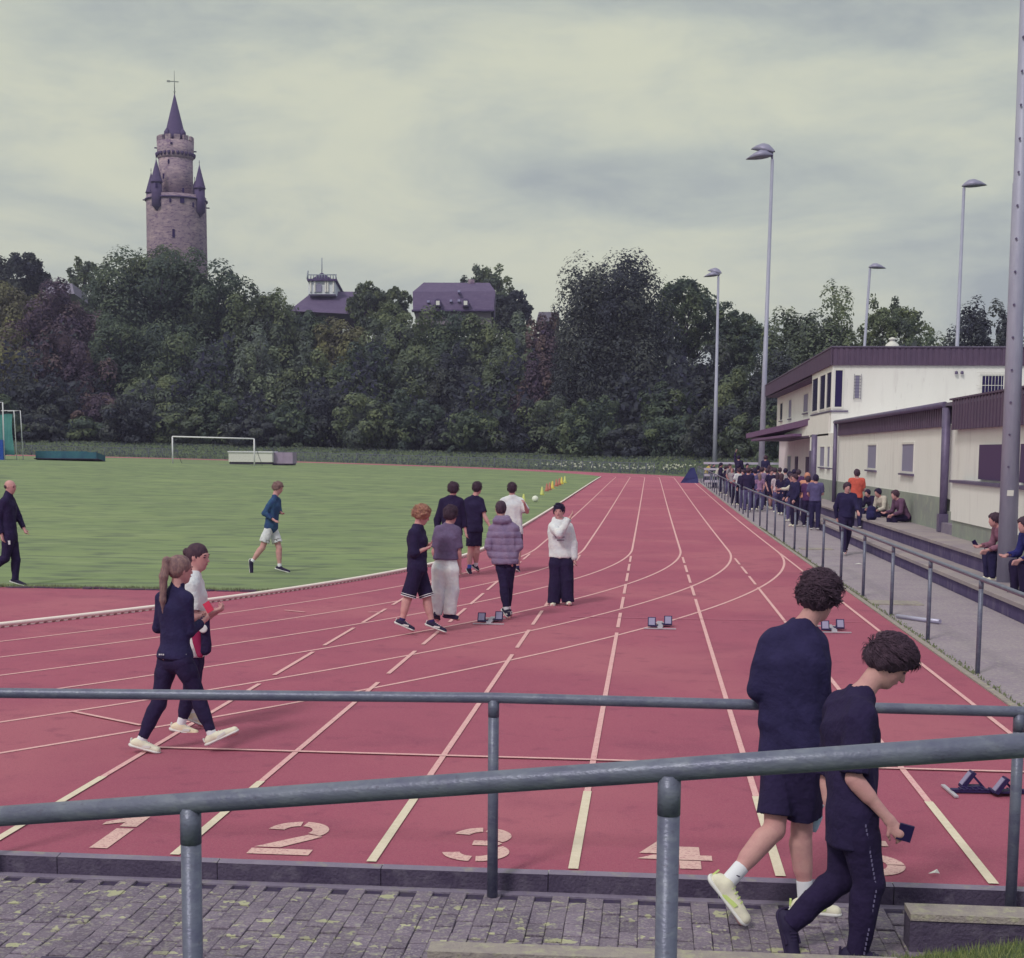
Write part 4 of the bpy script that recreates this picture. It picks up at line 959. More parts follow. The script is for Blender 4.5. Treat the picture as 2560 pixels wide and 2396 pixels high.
TREES = [
 # label, x, top, width (1988-grid), depth, kind, leaf, leaves, lobes
 ('dark small leaved tree at the far left skyline', 40, 494, 120, 225, 'sparse', 'dark', 6000, 34),
 ('thin sparse tree on the skyline left of the castle tower', 163, 506, 80, 232, 'sparse', 'mid', 2600, 24),
 ('dark tree cut off by the left picture edge on the skyline', -40, 500, 110, 228, 'dome', 'dark', 4000, 26),
 ('olive green tree at the left edge, below the skyline tree', 25, 555, 190, 178, 'dome', 'olive', 9000, 44),
 ('reddish brown tinged tree right of the leftmost olive tree', 110, 548, 170, 172, 'dome', 'red', 11000, 50),
 ('large deep green dome shaped tree below the castle tower', 300, 488, 260, 180, 'dome', 'deep', 20000, 70),
 ('round green shoulder crown right of the castle tower foot', 425, 520, 190, 176, 'dome', 'deep', 12000, 50),
 ('green crown sloping down right of the tower trees', 520, 568, 140, 172, 'dome', 'mid', 8000, 40),
 ('small pointed crown left of the lantern turret', 585, 600, 120, 178, 'dome', 'deep', 6500, 36),
 ('low olive crown right below the lantern turret', 655, 622, 130, 176, 'dome', 'olive', 7000, 36),
 ('twiggy tree in front of the dark church roof', 715, 552, 90, 205, 'sparse', 'mid', 4000, 30),
 ('thin twiggy tree right of the church roof', 765, 562, 70, 205, 'sparse', 'mid', 2600, 24),
 ('green crown just left of the mansard house', 768, 600, 150, 176, 'dome', 'mid', 8000, 40),
 ('deep green crown below the mansard house', 860, 604, 160, 174, 'dome', 'deep', 9000, 44),
 ('green crown below the right end of the mansard house', 940, 618, 140, 172, 'dome', 'mid', 8000, 40),
 ('tall airy tree behind the mansard house', 945, 518, 100, 248, 'sparse', 'mid', 2600, 30),
 ('dark tree right of the mansard house', 990, 568, 85, 222, 'sparse', 'dark', 4500, 30),
 ('pale drooping tree left of the cone shaped chestnut', 1015, 612, 90, 178, 'dome', 'pale', 6000, 34),
 ('brownish tree touching the cone shaped chestnut', 1062, 612, 90, 172, 'dome', 'red', 5500, 34),
 ('big dark cone shaped chestnut tree behind the far bend', 1193, 510, 262, 158, 'cone', 'dark', 40000, 130),
 ('airy tree with sky showing through, right of the chestnut', 1332, 546, 160, 176, 'sparse', 'deep', 6000, 44),
 ('deep green tree behind the slim far lamp pole', 1432, 608, 120, 180, 'sparse', 'deep', 6500, 40),
 ('small tree behind the tall twin lamp pole', 1500, 636, 80, 178, 'dome', 'deep', 4500, 30),
 ('mid green tree above the left end of the clubhouse', 1548, 606, 130, 165, 'dome', 'mid', 8000, 40),
 ('rounded green tree rising behind the clubhouse roof corner', 1618, 564, 150, 160, 'dome', 'mid', 10000, 48),
 ('airy tree with bare twigs above the roof cowl', 1735, 584, 140, 165, 'sparse', 'mid', 5500, 40),
 ('low green crown behind the roof right of the cowl', 1790, 634, 110, 160, 'dome', 'deep', 5500, 34),
 ('dark round tree above the roof near the right edge', 1890, 590, 125, 168, 'dome', 'dark', 8500, 44),
 ('narrow dark tree at the right edge behind the near pole', 1958, 612, 60, 165, 'dome', 'dark', 4000, 26),
 ('dark tree beyond the right picture edge', 2040, 596, 120, 165, 'dome', 'dark', 3500, 26),
 # middle storey in front
 ('olive crown in the middle storey at the left edge', 5, 640, 170, 160, 'dome', 'olive', 7000, 40),
 ('red tinged middle storey crown below the reddish tree', 130, 640, 150, 157, 'dome', 'red', 8000, 42),
 ('dark lower crown behind the landing mat', 60, 735, 170, 150, 'dome', 'dark', 6500, 38),
 ('deep green middle storey crown below the big dome tree', 245, 620, 190, 162, 'dome', 'deep', 10000, 48),
 ('green middle crown above the football goal', 365, 640, 190, 158, 'dome', 'deep', 10000, 48),
 ('lower crown behind the left goal post', 300, 735, 170, 151, 'dome', 'mid', 6500, 38),
 ('pale grey green shrubby tree with upright branches above the goal', 500, 640, 120, 156, 'dome', 'pale', 6500, 38),
 ('green middle crown right of the pale shrubby tree', 600, 668, 150, 156, 'dome', 'mid', 8000, 42),
 ('middle crown below the low olive crown', 700, 672, 150, 157, 'dome', 'deep', 8000, 42),
 ('reddish lower crown behind the landing mat and goal', 205, 765, 130, 148, 'bush', 'red', 5000, 32),
 ('dusky middle crown below the mansard house', 800, 680, 150, 158, 'dome', 'mid', 8000, 42),
 ('dark middle crown right below the mansard house', 890, 672, 130, 158, 'dome', 'dark', 7000, 40),
 ('light green weeping crown left of the chestnut, lower storey', 985, 668, 120, 156, 'dome', 'mid', 6500, 38),
 ('brown red small crown at the left foot of the chestnut', 1045, 690, 110, 153, 'dome', 'red', 5500, 34),
 ('lower crown at the right foot of the chestnut', 1300, 745, 130, 152, 'dome', 'deep', 7000, 38),
 ('dark crown between the slim pole and the chestnut', 1370, 672, 130, 160, 'dome', 'dark', 8000, 40),
 ('green lower crown right of the slim far lamp pole', 1440, 715, 130, 152, 'dome', 'mid', 7000, 38),
 ('dark lower crown between the lamp pole and the clubhouse', 1520, 690, 140, 150, 'dome', 'dark', 7500, 40),
 ('lower crown partly behind the clubhouse end', 1610, 690, 120, 148, 'dome', 'deep', 5500, 34),
]
for lb, x, tpy, wd_, D, kd, lf, n_, nl_ in TREES:
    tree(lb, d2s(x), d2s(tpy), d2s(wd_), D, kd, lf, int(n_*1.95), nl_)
BUSH = [(-20, 790), (70, 800), (160, 815), (250, 800), (330, 808), (410, 790), (490, 800), (565, 785), (640, 795), (715, 790), (790, 800), (860, 815), (930, 800), (1000, 810), (1075, 795), (1150, 812), (1230, 820), (1310, 815), (1390, 822), (1460, 825), (1530, 820)]
BL = ['leftmost low bush of the hedge under the trees', 'low bush behind the landing mat, left end', 'low bush behind the landing mat, right end', 'low bush left of the goal', 'low bush behind the left goal post', 'low bush behind the goal crossbar',
      'low bush behind the right goal post', 'low bush behind the cream storage box', 'low bush behind the mauve storage box', 'low bush right of the storage boxes', 'second low bush right of the storage boxes', 'low bush below the left end of the mansard house',
      'low bush with pale blossom below the mansard house', 'low bush left of the chestnut foot', 'low bush at the left foot of the chestnut', 'low bush under the middle of the chestnut', 'low bush under the right side of the chestnut', 'low bush left of the slim far lamp pole', 'low bush behind the slim far lamp pole',
      'low bush right of the slim far lamp pole', 'low bush left of the tall twin lamp pole']
for k, (x, ty) in enumerate(BUSH):
    tree(BL[k], d2s(x), d2s(ty-(38, 4, 22, -6, 30)[(k*3) % 5]), d2s(132), 143+(k % 3)*1.5, 'bush', ('deep', 'dark', 'deep', 'dark', 'mid')[k % 5], 5200, 26, cat='bush', group='bushes along the foot of the trees', trunk=False, size=.24)
# far wood behind everything so that no gap opens between the crowns
ta_ = RNG.uniform(.2, 2.6, 26000); tr_ = RNG.uniform(66, 84, 26000); tx = -RK+tr_*np.cos(ta_); ty = 84.4+tr_*np.sin(ta_)
P = np.column_stack([tx, ty, hill(tx, ty)+RNG.uniform(0, 1, 26000)**.8*(7+3.5*np.sin(tx*.31)+2*np.sin(tx*.9+1))])
Nn = RNG.normal(size=P.shape)+np.array([0, -.8, .4]); Nn /= np.linalg.norm(Nn, axis=1)[:, None]
me = leaf_mesh('far_thicket', P, Nn, np.full(len(P), .42), RNG.uniform(0, .6, len(P))); me.materials.append(LM['dark']); tag(link_obj('far_thicket', me, None), kind='stuff')
# rough grass and pale flowers on the bank
n_ = 12000; ta_ = RNG.uniform(.2, 2.4, n_); tr_ = RNG.uniform(47, 63, n_); tx = -RK+tr_*np.cos(ta_); ty = 84.4+tr_*np.sin(ta_)
P = np.column_stack([tx, ty, hill(tx, ty)+.12]); Nn = RNG.normal(size=P.shape)*.4+np.array([0, -1, .2]); Nn /= np.linalg.norm(Nn, axis=1)[:, None]
me = leaf_mesh('bank_grass', P, Nn, np.full(n_, .15), RNG.uniform(0, .7, n_)); me.materials.append(LM['mid']); tag(link_obj('bank_grass', me, None), kind='stuff')
n_ = 110; ta_ = RNG.uniform(.55, 1.0, n_); tr_ = RNG.uniform(50, 54, n_); tx = -RK+tr_*np.cos(ta_); ty = 84.4+tr_*np.sin(ta_); P = np.column_stack([tx, ty, hill(tx, ty)+.3]); Nn = np.tile([0, -.8, .6], (n_, 1))+RNG.normal(0, .1, (n_, 3))
me = leaf_mesh('bank_flowers', P, Nn, np.full(n_, .15), RNG.uniform(.5, 1, n_)); me.materials.append(mat('blossom', (176, 176, 148), .9)); tag(link_obj('bank_flowers', me, None), kind='stuff')

# ------------------------------------------------------------------ thin haze added to raise the far dark tones towards violet
hz_ = MB(); hz_.box((-890, -690, -1.6), (890, 1490, 95)); hm_ = bpy.data.materials.new('lift_haze_air'); hm_.use_nodes = True; ht = hm_.node_tree; ht.nodes.clear()
vo = ht.nodes.new('ShaderNodeVolumePrincipled'); vo.inputs['Color'].default_value = (.66, .62, 1.0, 1); vo.inputs['Density'].default_value = LIFT_HAZE; ho = ht.nodes.new('ShaderNodeOutputMaterial'); ht.links.new(vo.outputs[0], ho.inputs['Volume'])
tag(hz_.build('lift_haze', hm_), kind='stuff')
# ------------------------------------------------------------------ distance-field bodies
def nrm(v):
    v = np.asarray(v, float); return v/(np.linalg.norm(v)+1e-12)
class SDF:
    def __init__(s): s.p = []; s.sub = []; s.cut = []
    def cone(s, a, b, ra, rb, k=.03, wide=None, ws=1.0, flat=0):
        s.p.append(('c', np.asarray(a, float), np.asarray(b, float), ra, rb, k, None if wide is None else nrm(wide), ws, flat)); return s
    def ell(s, c, r, fr, k=.02):
        s.p.append(('e', np.asarray(c, float), np.asarray(r, float), fr, 0, k, None, 1)); return s
    def rem(s, c, r, fr): s.sub.append((np.asarray(c, float), np.asarray(r, float), fr)); return s
    def half(s, p, n): s.cut.append((np.asarray(p, float), nrm(n))); return s
    def mesh(s, name, res, fold=0.0, fscale=14.0, fdir=(1, 1, .35), fseed=0.0, ribs=None):
        lo = np.full(3, 1e9); hi = -lo
        for t in s.p:
            if t[0] == 'c':
                r = max(t[3], t[4])/min(1, t[7])+.012
                lo = np.minimum(lo, np.minimum(t[1], t[2])-r); hi = np.maximum(hi, np.maximum(t[1], t[2])+r)
            else:
                r = t[2].max()+.012; lo = np.minimum(lo, t[1]-r); hi = np.maximum(hi, t[1]+r)
        lo -= 2*res; hi += 2*res
        n = np.ceil((hi-lo)/res).astype(int)+1
        ax = [lo[i]+res*np.arange(n[i]) for i in range(3)]
        f = np.full(n, 1.0, dtype=np.float32)
        for t in s.p:
            k = t[5]; m_ = .02+k+2*res
            if t[0] == 'c':
                r = max(t[3], t[4])/min(1, t[7]); a, b = np.minimum(t[1], t[2])-r-m_, np.maximum(t[1], t[2])+r+m_
            else: a, b = t[1]-t[2].max()-m_, t[1]+t[2].max()+m_
            i0 = np.clip(np.floor((a-lo)/res).astype(int), 0, n-1); i1 = np.clip(np.ceil((b-lo)/res).astype(int)+1, 1, n)
            X = ax[0][i0[0]:i1[0]][:, None, None]; Y = ax[1][i0[1]:i1[1]][None, :, None]; Z = ax[2][i0[2]:i1[2]][None, None, :]
            if t[0] == 'c':
                A, Bp = t[1], t[2]; ab = Bp-A; L2 = ab@ab+1e-12
                px, py, pz = X-A[0], Y-A[1], Z-A[2]
                hr_ = (px*ab[0]+py*ab[1]+pz*ab[2])/L2; h = np.clip(hr_, 0, 1.6 if t[8] else 1)
                vx, vy, vz = px-h*ab[0], py-h*ab[1], pz-h*ab[2]
                if t[6] is not None:
                    w_ = t[6]; q = (vx*w_[0]+vy*w_[1]+vz*w_[2])*(t[7]-1); vx = vx+q*w_[0]; vy = vy+q*w_[1]; vz = vz+q*w_[2]
                d = np.sqrt(vx*vx+vy*vy+vz*vz)-(t[3]+(t[4]-t[3])*np.minimum(h, 1))
                if t[8]:
                    d = np.maximum(d, (hr_-1)*math.sqrt(L2))
                    if t[8] > 1: d = np.maximum(d, -np.maximum(np.sqrt(vx*vx+vy*vy+vz*vz)-(t[4]-.016), (1-.07/math.sqrt(L2)-hr_)*math.sqrt(L2)))
            else:
                c, r, fr = t[1], t[2], t[3]; px, py, pz = X-c[0], Y-c[1], Z-c[2]; s0 = 0; s1 = 0
                for j in range(3):
                    e = (px*fr[j][0]+py*fr[j][1]+pz*fr[j][2])/r[j]; s0 = s0+e*e; s1 = s1+(e/r[j])**2
                k0 = np.sqrt(s0); d = k0*(k0-1)/(np.sqrt(s1)+1e-6)
            g_ = f[i0[0]:i1[0], i0[1]:i1[1], i0[2]:i1[2]]
            hh = np.maximum(k-np.abs(g_-d), 0)/max(k, 1e-6)
            f[i0[0]:i1[0], i0[1]:i1[1], i0[2]:i1[2]] = np.minimum(g_, d)-hh*hh*k*.25
        X = ax[0][:, None, None]; Y = ax[1][None, :, None]; Z = ax[2][None, None, :]
        for c, r, fr in s.sub:
            px, py, pz = X-c[0], Y-c[1], Z-c[2]; s0 = 0; s1 = 0
            for j in range(3):
                e = (px*fr[j][0]+py*fr[j][1]+pz*fr[j][2])/r[j]; s0 = s0+e*e; s1 = s1+(e/r[j])**2
            k0 = np.sqrt(s0); f = np.maximum(f, -(k0*(k0-1)/(np.sqrt(s1)+1e-6)))
        for p, q in s.cut: f = np.maximum(f, (X-p[0])*q[0]+(Y-p[1])*q[1]+(Z-p[2])*q[2])
        V, Q = surface_net(f, lo, res)
        if V is None: return None
        if fold or ribs:
            nn_ = vert_normals(V, Q); p = V*fscale*np.array(fdir)
            w1 = np.sin(p[:, 0]*1.0+2.1*np.sin(p[:, 2]*.7+fseed)+fseed)*np.cos(p[:, 1]*1.3+1.7*np.sin(p[:, 0]*.8+p[:, 2]*.5))
            w2 = np.sin(p[:, 0]*2.3+p[:, 2]*1.9+fseed*3)*np.cos(p[:, 1]*2.1-p[:, 2]*2.7)
            w3 = 1-2*np.abs(np.sin(p[:, 0]*1.4+p[:, 1]*1.1+p[:, 2]*1.5+1.6*np.sin(p[:, 2]*.9+fseed*2))); disp = fold*(w1*.6+w2*.35+w3*.55)
            if ribs: disp = disp+ribs[0]*np.abs(np.sin(V[:, 2]*PI/ribs[1]))**.6-ribs[0]*.6
            V = V+nn_*disp[:, None]
        me = np_mesh(name, V, Q, True)
        return me
def vert_normals(V, Q):
    a, b, c, d = V[Q[:, 0]], V[Q[:, 1]], V[Q[:, 2]], V[Q[:, 3]]; fn_ = np.cross(c-a, d-b)
    N_ = np.zeros_like(V)
    for j in range(4): np.add.at(N_, Q[:, j], fn_)
    return N_/(np.linalg.norm(N_, axis=1)[:, None]+1e-9)
def surface_net(f, lo, res):
    s = f < 0; nx, ny, nz = f.shape
    cnt = np.zeros((nx-1, ny-1, nz-1), dtype=np.int8)
    for dx in (0, 1):
        for dy in (0, 1):
            for dz in (0, 1): cnt += s[dx:nx-1+dx, dy:ny-1+dy, dz:nz-1+dz]
    act = (cnt > 0) & (cnt < 8); I = np.argwhere(act)
    if len(I) == 0: return None, None
    idx = np.full(act.shape, -1, dtype=np.int32); idx[tuple(I.T)] = np.arange(len(I))
    acc = np.zeros((len(I), 3)); num = np.zeros(len(I))
    cor = [(0, 0, 0), (1, 0, 0), (0, 1, 0), (1, 1, 0), (0, 0, 1), (1, 0, 1), (0, 1, 1), (1, 1, 1)]
    val = [f[I[:, 0]+c[0], I[:, 1]+c[1], I[:, 2]+c[2]] for c in cor]
    for a, b in ((0, 1), (2, 3), (4, 5), (6, 7), (0, 2), (1, 3), (4, 6), (5, 7), (0, 4), (1, 5), (2, 6), (3, 7)):
        va, vb = val[a], val[b]; mk = (va < 0) != (vb < 0); t = np.where(mk, va/(va-vb+1e-12), 0)
        ca, cb2 = np.array(cor[a]), np.array(cor[b])
        acc += np.where(mk[:, None], ca+(cb2-ca)*t[:, None], 0); num += mk
    V = lo+(I+acc/num[:, None])*res
    Qs = []
    for axis in range(3):
        sl0 = [slice(None)]*3; sl1 = [slice(None)]*3; sl0[axis] = slice(0, -1); sl1[axis] = slice(1, None)
        ch = s[tuple(sl0)] != s[tuple(sl1)]
        o1, o2 = [(1, 2), (2, 0), (0, 1)][axis]
        E_ = np.argwhere(ch); ok = (E_[:, o1] > 0) & (E_[:, o2] > 0) & (E_[:, o1] < f.shape[o1]-1) & (E_[:, o2] < f.shape[o2]-1); E_ = E_[ok]
        def g_(d1, d2):
            q = E_.copy(); q[:, o1] -= d1; q[:, o2] -= d2; return idx[tuple(q.T)]
        q = np.stack([g_(1, 1), g_(0, 1), g_(0, 0), g_(1, 0)], 1)
        ins = s[tuple(E_.T)]; q[~ins] = q[~ins][:, ::-1]; Qs.append(q)
    return V, np.concatenate(Qs)

SKIN = mat('skin', (206, 158, 144), .62, .6, 14, .15, 120, rgb2=(188, 134, 130), spots=[((212, 146, 136), 5, .5, .68, .5)])
SKIN2 = mat('skin_tan', (170, 122, 122), .6, .4, 6, 0, 0, rgb2=(152, 106, 114))
M_eye = mat('eye_dark', (60, 40, 60), .3); M_lip = mat('lips', (172, 106, 112), .6)
def cloth(name, rgb, rgb2=None, **k): return mat('cloth_'+name, rgb, .9, .8, 9, .55, 26, rgb2=rgb2 or tuple(int(v*.86) for v in rgb), **k)
C_BLACK = cloth('black_navy', (46, 36, 68), (38, 30, 58)); C_NAVY = cloth('navy', (48, 42, 76), (38, 33, 64)); C_INK = cloth('ink', (42, 31, 62), (35, 26, 54))
C_WHITE = cloth('white', (226, 226, 212), (206, 208, 204)); C_GREY = cloth('grey_mauve', (112, 96, 122)); C_TAUPE = cloth('taupe', (140, 122, 142), (120, 104, 130))
C_SOCK = mat('sock_white', (230, 230, 222), .9); C_SHOEW = mat('shoe_cream', (232, 226, 190), .7, .6, 18, 0, 0, rgb2=(214, 206, 182)); C_SOLE = mat('sole_white', (224, 222, 206), .6)
C_SHOEB = mat('shoe_black', (44, 36, 62), .7); C_SOLEB = mat('sole_dark', (50, 40, 66), .8)
def hairm(n, a, b): return mat('hair_'+n, a, .7, .8, 40, .5, 160, rgb2=b, stretch=(1, 1, .4))
H_DARK = hairm('dark_brown', (62, 46, 58), (92, 70, 82)); H_BLACK = hairm('black', (40, 30, 58), (52, 40, 70)); H_RED = hairm('copper', (190, 142, 108), (136, 88, 88)); H_BLOND = hairm('ash_blond', (158, 126, 114), (108, 82, 88)); H_BROWN = hairm('brown', (88, 64, 72), (64, 46, 60))

def frame(face, up):
    f = nrm(face); r = nrm(np.cross(f, up)); u = np.cross(r, f); return r, f, u
def head_sdf(S, c, fr, s):
    r, f, u = fr
    S.ell(c+u*.028*s-f*.012*s, np.array([.076, .095, .088])*s, fr, .03)
    S.ell(c-u*.035*s+f*.022*s, np.array([.058, .066, .082])*s, fr, .03)
    S.cone(c-u*.092*s+f*.058*s, c-u*.096*s+f*.05*s, .021*s, .02*s, .025)
    S.cone(c-u*.045*s-f*.01*s+r*.05*s, c-u*.085*s+f*.045*s+r*.015*s, .02*s, .016*s, .02)
    S.cone(c-u*.045*s-f*.01*s-r*.05*s, c-u*.085*s+f*.045*s-r*.015*s, .02*s, .016*s, .02)
    S.cone(c+u*.008*s+f*.084*s, c-u*.026*s+f*.104*s, .009*s, .013*s, .012)
    S.cone(c+u*.028*s+f*.074*s+r*.03*s, c+u*.028*s+f*.074*s-r*.03*s, .014*s, .014*s, .02)
    S.cone(c-u*.055*s+f*.082*s+r*.014*s, c-u*.055*s+f*.082*s-r*.014*s, .009*s, .009*s, .01)
    for q in (1, -1): S.ell(c+r*q*.077*s-f*.012*s-u*.006*s, np.array([.009, .018, .031])*s, fr, .006)
def hand_sdf(S, w, e, s, curl=.35, palm_n=None, res=.01):
    """palm and five fingers growing from wrist w away from elbow e"""
    d = nrm(w-e); n = nrm(np.cross(d, np.array([0, 1.0, 0]))) if palm_n is None else nrm(palm_n); n = nrm(n-(n@d)*d); t = np.cross(d, n)
    mn = max(.0075*s, res*.62)
    S.cone(w, w+d*.075*s, .026*s, .032*s, .02, wide=n, ws=1.5)
    for i, (o, ln) in enumerate(((-.030, .066), (-.010, .078), (.010, .073), (.029, .057))):
        p0 = w+d*.078*s+t*o*s; a = curl; p1 = p0+nrm(d*math.cos(a)+n*math.sin(a)+t*o*2)*ln*.5*s; p2 = p1+nrm(d*math.cos(a*2.4)+n*math.sin(a*2.4))*ln*.5*s
        S.cone(p0-d*.02*s, p1, mn*1.12, mn, .008).cone(p1, p2, mn, mn*.85, .004)
    p0 = w+d*.025*s-t*.026*s; p1 = p0+nrm(d*.7-t*.8+n*.4)*.035*s; p2 = p1+nrm(d*.95-t*.1+n*.5)*.032*s
    S.cone(p0, p1, mn*1.5, mn*1.2, .012).cone(p1, p2, mn*1.2, mn, .005)

def person(label, J, cfg, group=None, root=None, res=.013, name='person'):
    """J: joints in world metres. One Empty, a continuous body, garments, shoes and hair as parts."""
    J = {k: np.asarray(v, float) for k, v in J.items()}
    s = cfg.get('s', 1.0)
    ft = (J['al']+J['ar'])/2; zmin = min(J['tl'][2], J['tr'][2], J['al'][2]-.07, J['ar'][2]-.07)
    o = np.array([ft[0], ft[1], cfg.get('z0', zmin-.01)]) if root is None else np.asarray(root, float)
    for k in J: J[k] = J[k]-o
    t_ = thing(name, label, 'person', tuple(o), group=group)
    sa = nrm(J['sr']-J['sl']); face, up = np.asarray(cfg['face'], float), np.asarray(cfg.get('up', (0, 0, 1)), float)
    fr = frame(face, up); hc = J['head']; neck = J['neck']
    P = (J['hl']+J['hr'])/2; SM = (J['sl']+J['sr'])/2; spine = nrm(SM-P); T = SM-spine*.10*s
    ha = nrm(J['hr']-J['hl']+sa*.05)
    fem = cfg.get('fem', 0)
    def torso(S, e, k=.05):
        S.cone(P+spine*.02, P+spine*.2*s, (.092+.010*fem)*s+e, (.086-.010*fem)*s+e, k, wide=ha, ws=.70)
        S.cone(P+spine*.2*s, T, (.086-.010*fem)*s+e, (.108-.01*fem)*s+e, k, wide=sa, ws=.66)
        S.cone(J['sl']*.94+SM*.06, J['sr']*.94+SM*.06, .056*s+e*.8, .056*s+e*.8, k)
        S.cone(neck-spine*.02, J['sl']*.7+neck*.3, .045*s+e*.7, .045*s+e*.7, k); S.cone(neck-spine*.02, J['sr']*.7+neck*.3, .045*s+e*.7, .045*s+e*.7, k)
    # body
    S = SDF(); torso(S, 0)
    r, f, u = fr
    S.cone(neck-spine*.03, hc-u*.05*s-f*.02*s, .056*s, .052*s, .03)
    head_sdf(S, hc, fr, s)
    for a in 'lr':
        if 'e'+a in J:
            sh, el, wr = J['s'+a], J['e'+a], J['w'+a]
            S.cone(sh, el, .047*s, .037*s, .03); S.cone(sh*.75+el*.25, sh*.35+el*.65, .045*s, .042*s, .02)
            S.cone(el, wr, .038*s, .026*s, .02); S.cone(el*.85+wr*.15, el*.6+wr*.4, .042*s, .037*s, .02)
            if not cfg.get('nohand'+a): hand_sdf(S, wr, el, s, cfg.get('curl', .35), cfg.get('palm'+a), res)
        h, kn, an = J['h'+a], J['k'+a], J['a'+a]
        S.cone(h, kn, .086*s, .056*s, .03, ); S.cone(kn, an, .054*s, .036*s, .02)
        back = nrm(np.cross(np.cross(kn-an, J['t'+a]-an), kn-an)); back = -back
        S.cone(kn*.82+an*.18+back*.016*s, kn*.5+an*.5+back*.01*s, .056*s, .046*s, .03)
        S.cone(an-np.array([0, 0, .01]), J['t'+a]*.8+an*.2, .036*s, .03*s, .02)
    me = S.mesh('body', res)
    me.materials.append(cfg.get('skin', SKIN)); link_obj('body', me, None, t_)
    # hair
    hcfg = cfg.get('hair')
    if hcfg:
        hm, vol, style = hcfg
        S = SDF(); v = vol
        if style != 'bald':
            S.ell(hc+u*.036*s-f*.016*s, np.array([.080+v, .099+v, .090+v])*s, fr, .02)
            if style in ('mop', 'fringe'):
                S.ell(hc+u*.01*s-f*.045*s, np.array([.080+v*.7, .07+v*.6, .085+v*.4])*s, fr, .03)
                S.rem(hc+f*.128*s-u*.066*s, np.array([.105, .128, .118])*s, fr)
                if style == 'fringe': S.ell(hc+u*.070*s+f*.070*s, np.array([.062, .036, .032])*s, fr, .03)
            elif style == 'curly':
                for q in range(40):
                    d = nrm(RNG.normal(size=3)+np.array([0, 0, .3])); d2 = r*d[0]+f*d[1]*.95+u*d[2]
                    if d[1] > .45 and d[2] < .25 or d[2] < -.55: continue
                    S.ell(hc+u*.03*s-f*.012*s+d2*(.088+v)*s, np.array([.024, .024, .024])*s, fr, .012)
                S.rem(hc+f*.13*s-u*.05*s, np.array([.085, .085, .085])*s, fr)
            elif style in ('ponytail', 'bun', 'long'):
                S.ell(hc-u*.0*s-f*.04*s, np.array([.074+v, .066+v, .075+v])*s, fr, .03); S.rem(hc+f*.115*s-u*.055*s, np.array([.09, .10, .098])*s, fr)
            else:
                S.ell(hc-u*.01*s-f*.045*s, np.array([.074+v, .06+v, .07+v])*s, fr, .03); S.rem(hc+f*.115*s-u*.055*s, np.array([.09, .10, .098])*s, fr)
            if style == 'ponytail':
                q0 = hc+u*.075*s-f*.085*s; q1 = q0-f*.05*s+u*.005*s; q2 = q1-f*.03*s-np.array([0, 0, .14])*s; q3 = q2-f*.01-np.array([0, 0, .20])*s; q4 = q3-np.array([0, 0, .13])*s
                S.cone(q0, q1, .022*s, .03*s, .02).cone(q1, q2, .032*s, .036*s, .02).cone(q2, q3, .036*s, .027*s, .02).cone(q3, q4, .027*s, .006*s, .02)
            if style == 'bun': S.ell(hc+u*.03*s-f*.125*s, np.array([.035, .032, .038])*s, fr, .01)
            if style == 'long':
                S.cone(hc-f*.06*s, hc-f*.07*s-np.array([0, 0, .26])*s, .07*s, .05*s, .03, wide=r, ws=.8)
            if style == 'beanie': pass
        else:
            S.ell(hc+u*.0*s-f*.04*s, np.array([.080, .072, .05])*s, fr, .01)
        me = S.mesh('hair', min(res, .010) if res < .02 else res, fold=(.005 if style in ('mop', 'fringe', 'curly') else .003) if res < .02 else .012, fscale=95 if res < .02 else 70, fdir=(1, 1, .5))
        if me: me.materials.append(hm); link_obj('hair', me, None, t_)
        if cfg.get('tufts'):
            V = []; F = []; nt_ = cfg['tufts']
            for q in range(nt_):
                d = nrm(RNG.normal(size=3)); 
                if d[2] < -.45: continue
                if d[1] > .35 and d[2] < .42 + (0 if style != 'fringe' else -.12): continue
                if d[1] > .1 and d[2] < (.12 if style == 'fringe' else -.1): continue
                if style == 'fringe' and d[1] > -.25 and d[2] < -.02: continue
                if style == 'fringe' and d[1] > .25 and d[2] < .40: continue
                d2 = r*d[0]+f*d[1]+u*d[2]; el = np.array([.080+v, .099+v, .090+v])*s; base = hc+u*.034*s-f*.014*s+(r*d[0]*el[0]+f*d[1]*el[1]+u*d[2]*el[2])*1.0
                if d[2] < .15: base = base-u*.015
                flow = cfg.get('flow', -u*.6+f*.5); ph_ = base@np.array([38., 31., 44.]); wa_ = 1.0 if cfg.get('wild') else .3; wv = r*(math.sin(ph_)*wa_+RNG.normal()*.4)+f*(math.cos(ph_*1.3)*wa_*.8+RNG.normal()*.35)+u*RNG.normal()*.2
                if cfg.get('straight'): wv = wv*.35+r*.25*math.sin(ph_*.6)
                tg = nrm(flow+wv-u*.5*max(0, .6-d[2])); tg = nrm(tg-(tg@d2)*d2*.93+d2*RNG.uniform(-.05, .22))
                ln = RNG.uniform(.025, .06)*s*(1.2 if cfg.get('straight') else 1); sd_ = nrm(np.cross(tg, d2))*RNG.uniform(.0012, .0036)*s*(1 if res < .01 else 1.8)
                i = len(V); lift = d2*.004
                mid = base+tg*ln*.5+d2*.008; end = base+tg*ln-d2*(ln*ln*3.2)*RNG.uniform(.6, 1.3)+d2*(.006 if cfg.get('wild') else .002)
                V += [base-sd_+lift, base+sd_+lift, mid+sd_*.9+lift, mid-sd_*.9+lift, end+lift*.5, end+lift*.5+sd_*.1, base+lift+d2*.004, mid+d2*.007]
                F += [(i, i+6, i+7, i+3), (i+6, i+1, i+2, i+7), (i+3, i+7, i+5, i+4), (i+7, i+2, i+5, i+4)]
            tg_ = link_obj('hair_locks', np_mesh('hair_locks', V, F, True), hm, t_); tag(tg_, kind='stuff')
